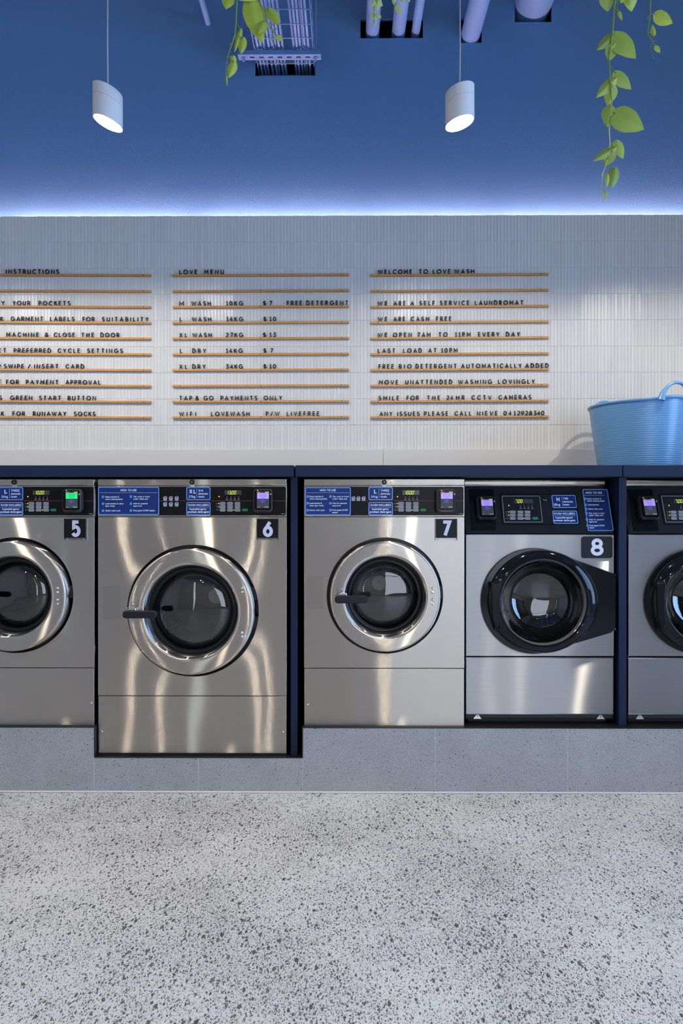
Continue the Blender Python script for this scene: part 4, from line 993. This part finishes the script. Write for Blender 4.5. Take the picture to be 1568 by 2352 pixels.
# ------------------------------------------------------------------ letter rails on the tiles
YR = YW - .014                                               # rail front
def rail(px0, px1, row, slope0, slope1, words, label, yfront=YR):
    yc = 632.0 + 36.28 * row
    x0, z = P(px0, yc, YR); x1, _ = P(px1, yc, YR)
    dz0, dz1 = -slope0 * YR / F, -slope1 * YR / F
    xm = (x0 + x1) / 2
    root = empty('letter_rail', (xm, YR, z), label, 'letter rail', 'wooden letter rails on the tiled wall')
    def zz(x, o): return o + dz0 + (dz1 - dz0) * (x - x0) / (x1 - x0)
    b = MB(); hh = .0060
    def wf(v): return (v[0] - xm, v[1] - YR, zz(v[0], v[2]))
    b.warp = wf
    b.box(x0, x1, YR, YW + .0025, -hh, hh)
    b.build('rail', M['wood'], root, bevel=.0008)
    for px in (px0 + 17, (px0 + px1) / 2, px1 - 17):
        sx = P(px, yc, YR)[0]; b = MB(); b.warp = wf; b.dome(sx, YR, 0, .0026, .0012, 8); b.build('screw', M['black'], root)
    for s, a, c in words:
        b = MB(); b.warp = wf
        text(b, s, P(a, yc, YR)[0], hh - .0002, .0265, P(c, yc, YR)[0], .185, YR + .0012, .0034)
        b.build('lettering', M['letter'], root, label='black letters reading ' + s if not any(ch.isdigit() for ch in s) and s not in ('LOVEWASH', 'NIEVE', 'LIVEFREE', 'LOVE') else 'black letters')
LEFT = {0: [('INSTRUCTIONS', 13, 135.5)], 1: [], 2: [('EMPTY', -46, 10), ('YOUR', 28, 69), ('POCKETS', 88, 161.5)], 3: [('CHECK', -54, 7), ('GARMENT', 24, 99), ('LABELS', 114, 171), ('FOR', 189, 217), ('SUITABILITY', 233.5, 341)],
        4: [('LOAD', -52, -10), ('MACHINE', 14, 89), ('&', 102, 111), ('CLOSE', 123, 172), ('THE', 186, 216), ('DOOR', 230, 274)], 5: [('SELECT', -52, 14), ('PREFERRED', 31, 117), ('CYCLE', 132, 184), ('SETTINGS', 199.5, 282)],
        6: [('TAP', -40, 1), ('SWIPE', 8, 55), ('/', 62, 71), ('INSERT', 78, 134), ('CARD', 150, 193)], 7: [('WAIT', -40, 2), ('FOR', 13.5, 43), ('PAYMENT', 59, 134), ('APPROVAL', 150, 231)],
        8: [('PRESS', -47, 4), ('GREEN', 23, 74), ('START', 89, 140), ('BUTTON', 155, 220)], 9: [('LOOK', -40, 9), ('FOR', 28, 57), ('RUNAWAY', 75, 152), ('SOCKS', 169, 219), ('...', 230, 249)]}
MID = {0: [('LOVE', 411, 453), ('MENU', 469, 514)], 1: [], 2: [('M', 411, 422), ('WASH', 439, 484), ('10KG', 518, 558), ('$', 603, 611), ('7', 617.5, 625), ('FREE', 658, 694), ('DETERGENT', 703, 800)],
       3: [('L', 412, 419), ('WASH', 440, 485), ('14KG', 519, 558), ('$', 604, 612), ('10', 618, 634)], 4: [('XL', 411, 430), ('WASH', 441, 486), ('27KG', 518, 558), ('$', 602.5, 611), ('13', 618, 633.5)],
       5: [('L', 412.5, 420), ('DRY', 441, 473), ('14KG', 518, 557), ('$', 604, 612), ('7', 620, 627)], 6: [('XL', 411, 430.5), ('DRY', 441, 472), ('34KG', 518, 557.5), ('$', 604, 612), ('10', 618, 634)], 7: [],
       8: [('TAP', 411, 441), ('&', 448, 457), ('GO', 467, 490), ('PAYMENTS', 506, 591), ('ONLY', 605, 648)], 9: [('WIFI', 411, 450), ('LOVEWASH', 484, 573), ('P/W', 610, 642), ('LIVEFREE', 658, 734)]}
RIGHT = {0: [('WELCOME', 868, 946.5), ('TO', 961.5, 983), ('LOVE', 993.5, 1035), ('WASH', 1043.5, 1089.5)], 1: [], 2: [('WE', 867.5, 890), ('ARE', 903, 932), ('A', 942, 951), ('SELF', 963, 999), ('SERVICE', 1010, 1078), ('LAUNDROMAT', 1090, 1202)],
         3: [('WE', 867.5, 890), ('ARE', 903, 931), ('CASH', 943, 985.5), ('FREE', 1001, 1037)], 4: [('WE', 867.5, 890), ('OPEN', 902, 946), ('7AM', 958, 989), ('TO', 1006.5, 1028), ('11PM', 1044, 1081), ('EVERY', 1097.5, 1147), ('DAY', 1161.5, 1194.5)],
         5: [('LAST', 867.5, 908), ('LOAD', 925.5, 969), ('AT', 983, 1003), ('10PM', 1012.5, 1051)], 6: [('FREE', 869, 905), ('BIO', 916, 945.5), ('DETERGENT', 954, 1049), ('AUTOMATICALLY', 1058.5, 1198), ('ADDED', 1206, 1260)],
         7: [('MOVE', 870, 915), ('UNATTENDED', 930.5, 1039), ('WASHING', 1052, 1130), ('LOVINGLY', 1143.5, 1228.5)], 8: [('SMILE', 869, 917), ('FOR', 933.5, 962), ('THE', 980, 1011), ('24', 1025, 1041), ('HR', 1047, 1067), ('CCTV', 1082.5, 1129), ('CAMERAS', 1144.5, 1220.5)],
         9: [('ANY', 871, 901.5), ('ISSUES', 912.5, 964), ('PLEASE', 973.5, 1029.5), ('CALL', 1043.5, 1083), ('NIEVE', 1095, 1143), ('0412', 1156, 1194.5), ('928', 1196.5, 1222), ('340', 1225, 1250)]}
LABS = {'left': {0: 'wooden rail with the black heading INSTRUCTIONS', 1: 'blank wooden rail under the INSTRUCTIONS heading', 2: 'wooden rail with black letters YOUR POCKETS', 3: 'wooden rail with black letters GARMENT LABELS FOR SUITABILITY',
                 4: 'wooden rail with black letters MACHINE & CLOSE THE DOOR', 5: 'wooden rail with black letters PREFERRED CYCLE SETTINGS', 6: 'wooden rail with black letters SWIPE / INSERT CARD', 7: 'wooden rail with black letters FOR PAYMENT APPROVAL',
                 8: 'wooden rail with black letters GREEN START BUTTON', 9: 'wooden rail with black letters FOR RUNAWAY SOCKS'},
        'mid': {0: 'wooden rail with a black heading that ends in MENU', 1: 'blank wooden rail right under the MENU heading', 2: 'wooden rail with black letters M WASH 10KG $7 FREE DETERGENT', 3: 'wooden rail with black letters L WASH 14KG $10',
                4: 'wooden rail with black letters XL WASH 27KG $13', 5: 'wooden rail with black letters L DRY 14KG $7', 6: 'wooden rail with black letters XL DRY 34KG $10', 7: 'blank wooden rail between the XL DRY and TAP & GO rails',
                8: 'wooden rail with black letters TAP & GO PAYMENTS ONLY', 9: 'lowest wooden rail of the menu column, with black WIFI letters'},
        'right': {0: 'wooden rail with a black heading that starts with WELCOME', 1: 'blank wooden rail under the WELCOME heading', 2: 'wooden rail with black letters WE ARE A SELF SERVICE LAUNDROMAT', 3: 'wooden rail with black letters WE ARE CASH FREE',
                  4: 'wooden rail with black letters WE OPEN 7AM TO 11PM EVERY DAY', 5: 'wooden rail with black letters LAST LOAD AT 10PM', 6: 'wooden rail with black letters FREE BIO DETERGENT AUTOMATICALLY ADDED', 7: 'wooden rail with black letters MOVE UNATTENDED WASHING LOVINGLY',
                  8: 'wooden rail with black letters SMILE FOR THE 24 HR CCTV CAMERAS', 9: 'lowest wooden rail of the welcome column, ANY ISSUES PLEASE CALL'}}
for r in range(10):
    rail(-60, 346.5, r, -1.2, 1.0, LEFT[r], LABS['left'][r])
    rail(396, 801.5, r, .3, -.6, MID[r], LABS['mid'][r])
    rail(851.5, 1260, r, 0.0, -1.8, RIGHT[r], LABS['right'][r])

# ------------------------------------------------------------------ blue tub on the worktop
def tub():
    cx, cy, z0 = 1.497, 3.45, cz1
    root = empty('tub', (cx, cy, z0), 'sky blue ribbed plastic tub with loop handles on the worktop', 'tub')
    rb, rt, H = .194, .238, .325
    ha = R(-90 + 21)
    prof = [(.0005, .002), (rb - .02, .0), (rb - .006, .003), (rb, .012)]
    N = 150
    for i in range(1, N):
        f = i / N; r = rb + (rt - rb) * (f ** .9) + .0004 * math.sin(f * 30 * 2 * math.pi)
        prof.append((r, .012 + (H - .022) * f))
    prof += [(rt + .004, H - .010), (rt + .0075, H - .005), (rt + .0075, H), (rt + .003, H + .003), (rt - .003, H), (rt - .006, H - .012)]
    prof += [(rb + (rt - rb) * f - .006, .012 + (H - .022) * f) for f in (.9, .6, .3, .02)] + [(.0005, .008)]
    n = 120; k = len(prof); vs = []
    for i in range(n):
        a = 2 * math.pi * i / n
        for r, z in prof:
            up = sum(math.exp(-((math.atan2(math.sin(a - h), math.cos(a - h))) / .42) ** 2) for h in (ha, ha + math.pi)) * .017 * (z / H) ** 4
            vs.append((r * math.cos(a), r * math.sin(a), z + up))
    b = MB(); b.add(vs, [(i * k + q, ((i + 1) % n) * k + q, ((i + 1) % n) * k + q + 1, i * k + q + 1) for i in range(n) for q in range(k - 1)])
    b.build('bowl', M['tub'], root, smooth=50)
    for h in (ha, ha + math.pi):
        pts = []; spread = R(21)
        for i in range(25):
            t = -1 + 2 * i / 24; a = h + spread * t
            zz = H + .012 + (.066 if h == ha else .046) * (1 - abs(t) ** 2.4); rr = rt + .002
            pts.append((rr * math.cos(a), rr * math.sin(a), zz - (.02 if abs(t) == 1 else 0)))
        b = MB().tube(pts, [.0078 + .010 * abs(-1 + 2 * i / 24) ** 6 for i in range(25)], 10, rz=None); b.build('handle', M['tub'], root, smooth=60)
    return root
tub()

# ------------------------------------------------------------------ pendants
def pendant(px, tilt, label, seen=True, X=None, Y=2.73, zc=None, power=PENDANT_POWER):
    r = .0575
    if X is None: X, zc = P(px, 245, Y)
    root = empty('pendant_lamp', (X, Y, zc), label, 'pendant lamp', 'white pendant lamps')
    # cylinder with both ends cut on the slant
    n = 64; Ht = .0665
    def ringp(rad, z): return [(rad * math.cos(2 * math.pi * i / n), rad * math.sin(2 * math.pi * i / n), z + tilt * rad * math.cos(2 * math.pi * i / n)) for i in range(n)]
    def lay(b, layers, cap_first=False):
        vs = [v for L_ in layers for v in L_]; fs = [(q * n + i, q * n + (i + 1) % n, (q + 1) * n + (i + 1) % n, (q + 1) * n + i) for q in range(len(layers) - 1) for i in range(n)]
        if cap_first: fs.append(tuple(range(n - 1, -1, -1)))
        b.add(vs, fs); return b
    up = lay(MB(), [ringp(r * .96, Ht + .0005), ringp(r, Ht - .002), ringp(r, Ht - .046), ringp(r - .0042, Ht - .046), ringp(r - .0042, Ht - .06), ringp(.002, Ht - .06)], True)
    up.build('cap', M['pend'], root, smooth=40)
    lo = lay(MB(), [ringp(r - .004, Ht - .047), ringp(r, Ht - .047), ringp(r, -Ht), ringp(r - .003, -Ht), ringp(r - .004, Ht - .047)])
    lo.build('shade', M['pend'], root, smooth=40)
    b = MB().lathe_z([(.0005, -.030), (.020, -.026), (.034, -.014), (.038, .002), (.030, .02), (.018, .03), (.0005, .03)], 0, 0, 32); b.build('bulb', M['bulb'], root, smooth=60)
    sw = .004 if X > 0 else -.003
    b = MB().tube([(0, 0, Ht - .01), (0, 0, Ht + .05), (sw * .4, 0, .25), (0, 0, .5), (-sw, 0, .9), (0, 0, ZC - zc)], .0032, 8); b.build('cord', M['cord'], root, smooth=60)
    MB().lathe_z([(.0005, ZC - zc - .03), (.04, ZC - zc - .03), (.045, ZC - zc)], 0, 0, 24).build('ceiling_rose', M['pend'], root, smooth=40)
    l = bpy.data.lights.new('pendant_light', 'SPOT'); l.energy = power; l.color = PENDANT_COL; l.spot_size = R(158); l.spot_blend = .25; l.shadow_soft_size = .03
    lo_ = bpy.data.objects.new('pendant_light', l); COL.objects.link(lo_); lo_.location = (0, 0, -.042); lo_.parent = root
    return X, zc
xa_, za_ = pendant(247.5, -.37, 'white cylinder pendant lamp hanging above the washers 5 and 6')
xb_, zb_ = pendant(1055.5, .27, 'white cylinder pendant lamp hanging above the washers 7 and 8')
stp = xb_ - xa_
pendant(0, .2, 'white pendant lamp hanging over the tub beyond the right edge', X=xb_ + stp, zc=za_)
pendant(0, .2, 'white pendant lamp hanging beyond the left edge of the room view', X=xa_ - stp * .93, zc=za_)
for k, xx in enumerate((xa_ - stp * 1.02, xa_, xb_, xb_ + stp)):
    pendant(0, .2, 'white pendant lamp in the row behind the viewer, ' + ('leftmost', 'second from the left', 'third from the left', 'rightmost')[k], X=xx, Y=-.8, zc=za_, power=PENDANT_POWER * .36)
    pendant(0, .2, 'added pendant lamp brightening the unseen front wall, ' + ('leftmost', 'second from the left', 'third from the left', 'rightmost')[k], X=xx, Y=-2.3, zc=za_, power=PENDANT_POWER * .50)  # added row, lights the front wall that the steel reflects

# ------------------------------------------------------------------ pipes through the blue wall
def pipe(px, py, diam_px, label, y1=YB + .45, stub=False):
    X, Z = P(px, py, YB); r = diam_px / 2 * YB / F
    Z += r                                                    # py marks the underside at the wall
    b = MB().tube([(X, YBACK, Z), (X, -1, Z), (X, 1, Z), (X, 3, Z), (X, y1, Z)], r, 40)
    return tag(b.build('pipe', M['pipe'], smooth=40), label, 'pipe', 'painted pipes entering the wall')
pipe(855.5, 83, 31.5, 'lavender pipe, leftmost of the three sharing one wall opening')
pipe(915.5, 82, 31, 'lavender pipe, middle one of the three sharing one wall opening')
pipe(955, 78, 19.5, 'slim lavender pipe, rightmost of the three sharing one wall opening')
pipe(1081, 98, 44, 'lavender pipe alone in a square opening beside the right pendant cord')
pipe(1225, 43, 88, 'fattest lavender pipe in the topmost wall opening')
pipe(478, 59, 13, 'thin lavender pipe meeting the wall between left pendant and cable tray', YB + .004)

# ------------------------------------------------------------------ wire cable tray, strut and cables
zt_ = 3.80
tx0, tx1 = P(583, 107, 3.75)[0], P(718, 107, 3.75)[0]
root = empty('cable_tray', ((tx0 + tx1) / 2, 3.0, zt_), 'lavender wire cable tray running into the blue wall', 'cable tray'); ox, oy = (tx0 + tx1) / 2, 3.0
def loc(p): return (p[0] - ox, p[1] - oy, p[2] - zt_)
ys0, ys1 = 1.2, YB + .3
for k in range(7):
    b = MB()
    x = tx0 + (tx1 - tx0) * k / 6
    b.tube([loc((x, ys0, zt_ + .006)), loc((x, ys1, zt_ + .006))], .0026, 6); b.build('long_wire', M['wire'], root)
for x in (tx0 - .004, tx1 + .004):
    MB().tube([loc((x, ys0, zt_ + .055)), loc((x, ys1, zt_ + .055))], .0026, 6).build('long_wire', M['wire'], root)
y = ys1 - .12
while y > ys0:
    b = MB(); b.tube([loc(p) for p in ((tx0 - .004, y, zt_ + .058), (tx0 - .004, y, zt_ + .012), (tx0 + .004, y, zt_), (tx1 - .004, y, zt_), (tx1 + .004, y, zt_ + .012), (tx1 + .004, y, zt_ + .058))], .0026, 6)
    b.build('cross_wire', M['wire'], root); y -= .105
# struts under the tray
def strut(yc, label):
    sx0, sx1 = P(547, 124, 3.79)[0], P(737, 124, 3.79)[0]; z1 = zt_ - .004; z0 = z1 - .041 * .55
    cxm = (sx0 + sx1) / 2; r_ = empty('strut_channel', (cxm, yc, z1), label, 'strut', 'slotted struts under the cable tray')
    slots = []
    sp = 21.2 * 3.8 / F
    for k in range(7): slots.append(((k - 3) * sp + .002, .026, .011))
    wdt = sx1 - sx0
    b = MB(); n = 12
    # underside with real slots: strips around each slot
    edges = [-wdt / 2] + [q for c, l_, w_ in slots for q in (c - l_ / 2, c + l_ / 2)] + [wdt / 2]
    for i, (a, c) in enumerate(zip(edges, edges[1:])):
        if i % 2 == 0: b.box(a, c, -.024, .024, -.024, -.021)
        else: b.box(a, c, -.024, -.0055, -.024, -.021).box(a, c, .0055, .024, -.024, -.021)
    b.box(-wdt / 2, wdt / 2, -.024, -.021, -.021, 0).box(-wdt / 2, wdt / 2, .021, .024, -.021, 0)
    b.build('channel', M['wire'], r_)
    for sx in (-wdt / 2 + .030, wdt / 2 - .030):
        rod = MB().tube([(sx, 0, -.045), (sx, 0, ZC - z1)], .005, 8).build('threaded_rod', M['wire'], r_, smooth=50)
        MB().lathe_z([(.0005, -.034), (.011, -.034), (.011, -.0242), (.0005, -.0242)], sx, 0, 6).build('nut', M['wire'], rod)
    return r_
strut(3.789, 'slotted strut carrying the cable tray close to the wall opening'); strut(2.0, 'slotted strut carrying the far run of the cable tray overhead')
kx = [598, 605.5, 613, 623, 630.5, 638, 646, 653.5, 678, 685.5, 693, 703, 710.5]
for i, px in enumerate(kx):
    X = P(px, 150, 3.9)[0]; b = MB(); pts = []
    for q in range(12):
        yy = ys0 + .05 + (YB + .28 - ys0 - .05) * q / 11
        pts.append((X + random.uniform(-.0018, .0018), yy, zt_ + .0165 + (i % 3) * .0035 + random.uniform(-.001, .001)))
    b.tube(pts, .0068, 8)
    tag(b.build('cable', M['cable'], smooth=60), 'pale cable lying along the wire tray into the wall opening', 'cable', 'cables in the wire tray')

# ------------------------------------------------------------------ trailing vines
YV = 2.2
def leaf(b, base, tip, wpx, fold, depth, bend, Y=YV):
    (bx, bz), (tx, tz) = P(*base, Y), P(*tip, Y)
    B = Vector((bx, Y, bz)); T = Vector((tx, Y + depth, tz)); L = (T - B).length; u = (T - B).normalized()
    side = u.cross(Vector((0, 1, 0))).normalized(); nrm = side.cross(u).normalized()
    if nrm.y > 0: nrm = -nrm
    hw = wpx / 2 * Y / F; us = [0, .06, .14, .24, .36, .5, .64, .77, .88, .96, 1.0]
    prof = [.10, .52, .80, .97, 1.0, .92, .74, .52, .29, .10, .0]
    cols = [-1, -.66, -.33, 0, .33, .66, 1]
    vs = []
    for uu, p in zip(us, prof):
        for c in cols:
            back = -.14 * abs(c) ** 1.5 * max(0, 1 - uu / .45) * L
            d = B + u * (uu * L + back) + side * (c * p * hw) + nrm * (-abs(c) * p * hw * fold + bend * L * math.sin(uu * math.pi) - .12 * L * uu * uu + .02 * hw * math.sin(uu * 19 + c * 4))
            vs.append(d)
    k = len(cols); th = nrm * .0006
    m_ = len(us) * k
    fs = [(i * k + j, i * k + j + 1, (i + 1) * k + j + 1, (i + 1) * k + j) for i in range(len(us) - 1) for j in range(k - 1)]
    b.add(vs, fs)
def vine(stem, leaves, label, lm, r0=.0032, side_stems=()):
    X0, Z0 = P(*stem[0], YV)
    topz = 3.06
    root = empty('hanging_vine', (X0, YV, topz), label, 'plant', 'trailing vines hanging from above')
    wf = lambda v: (v[0] - X0, v[1] - YV, v[2] - topz)
    def path(pts): return [(P(*q, YV)[0], YV + .006 * math.sin(i * 1.7), P(*q, YV)[1]) for i, q in enumerate(pts)]
    b = MB(); b.warp = wf; pp = [(X0, YV, topz)] + path(stem); n = len(pp)
    b.tube(pp, [r0 * (1 - .7 * i / (n - 1)) for i in range(n)], 8)
    for s in side_stems: b.tube(path(s), .0013, 6)
    for (bx, by), *_ in leaves:
        # petiole from the nearest stem point
        q = min(stem, key=lambda s: (s[0] - bx) ** 2 + (s[1] - by + 6) ** 2)
        if (q[0] - bx) ** 2 + (q[1] - by) ** 2 < 60 ** 2 and q != (bx, by): b.tube([(P(*q, YV)[0], YV, P(*q, YV)[1]), (P((q[0] + bx) / 2, (q[1] + by) / 2 - 1, YV)[0], YV, P(bx, (q[1] + by) / 2 - 1, YV)[1]), (P(bx, by, YV)[0], YV, P(bx, by, YV)[1])], .0012, 6)
    b.build('stem', M['stem'], root, smooth=60)
    b = MB(); b.warp = wf
    for bs, tp, wpx, fold, dep, bend in leaves: leaf(b, bs, tp, wpx, fold, dep, bend)
    b.build('foliage', lm, root, smooth=70)
vine([(1415, -10), (1411, 20), (1408, 45), (1405, 75), (1403, 100), (1399, 132), (1398, 150), (1400, 185), (1405.5, 235), (1402.5, 272), (1398, 300), (1401, 330), (1398, 360), (1391.5, 380), (1382, 402), (1381.5, 435), (1386.5, 465)],
     [((1412, 80), (1460, 134), 50, .25, -.01, .03), ((1409, 80), (1371, 112), 26, .5, .0, .04), ((1408, 104), (1404, 131), 30, .2, .02, .02), ((1414, 168), (1452, 202), 33, .35, .0, .03), ((1411, 182), (1370, 221), 26, .5, .0, .03), ((1407, 200), (1400, 234), 30, .2, .02, .02),
      ((1413, 262), (1479, 297), 60, .15, -.01, .03), ((1402, 246), (1396, 290), 36, .3, .0, .03), ((1416, 326), (1432, 363), 26, .3, 0, .02), ((1411, 340), (1363, 367), 22, .5, 0, .03), ((1406, 350), (1394, 375), 26, .2, .02, .02), ((1412, 388), (1405, 431), 27, .35, 0, .02), ((1395, 402), (1393, 430), 10, .3, 0, .02), ((1390, 441), (1393, 459), 8, .2, 0, 0),
      ((1392, -14), (1400, 20), 34, .2, .01, .02), ((1421, 27), (1429, 46), 10, .2, 0, .01)],
     'longest trailing vine with big heart shaped leaves, at the top right', M['leaf_b'], side_stems=[[(1418, -8), (1419, 10), (1417, 28), (1421, 27)]])
vine([(1495, -10), (1494, 15), (1493, 33), (1489, 52), (1487.5, 74), (1494, 86), (1497, 98), (1492, 112), (1503, 135)],
     [((1506, 34), (1547, 50), 36, .2, 0, .03), ((1501, 80), (1499, 54), 13, .3, 0, .02), ((1505, 106), (1517, 120), 13, .3, 0, .02), ((1434, -16), (1426, 6), 18, .3, .0, .0), ((1446, -22), (1458, 15), 36, .1, .02, .02), ((1441, 0), (1441, 17), 13, .2, -.01, .01)],
     'short trailing vine with one round leaf, at the top right corner', M['leaf_a'], r0=.0022, side_stems=[[(1494, 86), (1500, 92), (1508, 95)], [(1489, 52), (1487, 40), (1492, 35)], [(1495, -10), (1470, -14), (1446, -20)]])
vine([(545, -12), (542, 20), (542, 50), (540, 82), (530, 105), (521, 130), (519, 165), (520, 195)],
     [((526, -10), (518, 19), 30, .2, 0, .02), ((552, 70), (537, 117), 13, .5, 0, .02), ((558, 88), (553, 122), 20, .35, 0, .02), ((536, 130), (534, 150), 14, .2, .01, .02), ((537, 143), (524, 177), 22, .4, 0, .02), ((520, 175), (521, 197), 5, .2, 0, .0)],
     'trailing vine strand with a few small leaves, left of the cable tray', M['leaf_a'], r0=.003, side_stems=[[(540, 82), (532, 95), (527, 103)], [(540, 82), (548, 88), (554, 90)]])
vine([(592, -14), (598, 8), (603, 18), (605, 32), (609, 50), (620, 62), (627, 74), (633, 80), (640, 85)],
     [((574, 2), (602, 92), 50, .3, .0, .03), ((617, 22), (642, 59), 26, .3, -.01, .03), ((606, 50), (594, 84), 26, .3, -.02, .03), ((634, 82), (650, 93), 12, .3, 0, .02), ((598, -18), (552, 6), 26, .35, -.02, .02)],
     'trailing vine strand with one big leaf, hanging before the cable tray', M['leaf_a'], r0=.0024, side_stems=[[(603, 18), (610, 21), (617, 23)], [(627, 74), (622, 86), (627, 98), (633, 108)], [(620, 62), (628, 67), (636, 66)]])
vine([(866, -12), (859, 15), (859, 35), (860, 58)],
     [((860, 2), (851, 15), 10, .3, 0, .02), ((866, 8), (875, -2), 20, .2, 0, .02), ((862, 12), (869, 24), 16, .2, 0, .02), ((858, 28), (853, 43), 11, .4, 0, .02), ((863, 34), (876, 39), 13, .2, 0, .02), ((860, 46), (859, 61), 8, .3, 0, .02), ((868, 2), (880, 8), 12, .2, .01, 0)],
     'small pale vine strand before the leftmost of three pipes', M['leaf_c'], r0=.002)
vine([(909, -12), (908, 5), (906, 20)],
     [((905, -4), (905, 11), 10, .3, 0, .02), ((909, 13), (924, 29), 15, .25, 0, .02), ((920, -8), (928, 5), 10, .3, 0, .02), ((934, -8), (941, 4), 9, .3, 0, .02)],
     'tiny pale vine strand before the middle of three pipes', M['leaf_c'], r0=.0016, side_stems=[[(908, -6), (921, -8), (935, -9)]])
# trough the vines grow from, hung above the view
xq0, xq1 = P(480, 0, YV)[0], P(1560, 0, YV)[0]
root = empty('planter_trough', ((xq0 + xq1) / 2, YV, 3.06), 'white planter trough the vines grow from, hung above the view', 'planter')
hw = (xq1 - xq0) / 2
MB().box(-hw, hw, -.09, .09, 0, .16).build('box', M['pend'], root, bevel=.004)
for s in (-.26, .5): MB().tube([(s, 0, .16), (s, 0, ZC - 3.06)], .004, 8).build('hanger', M['cord'], root)
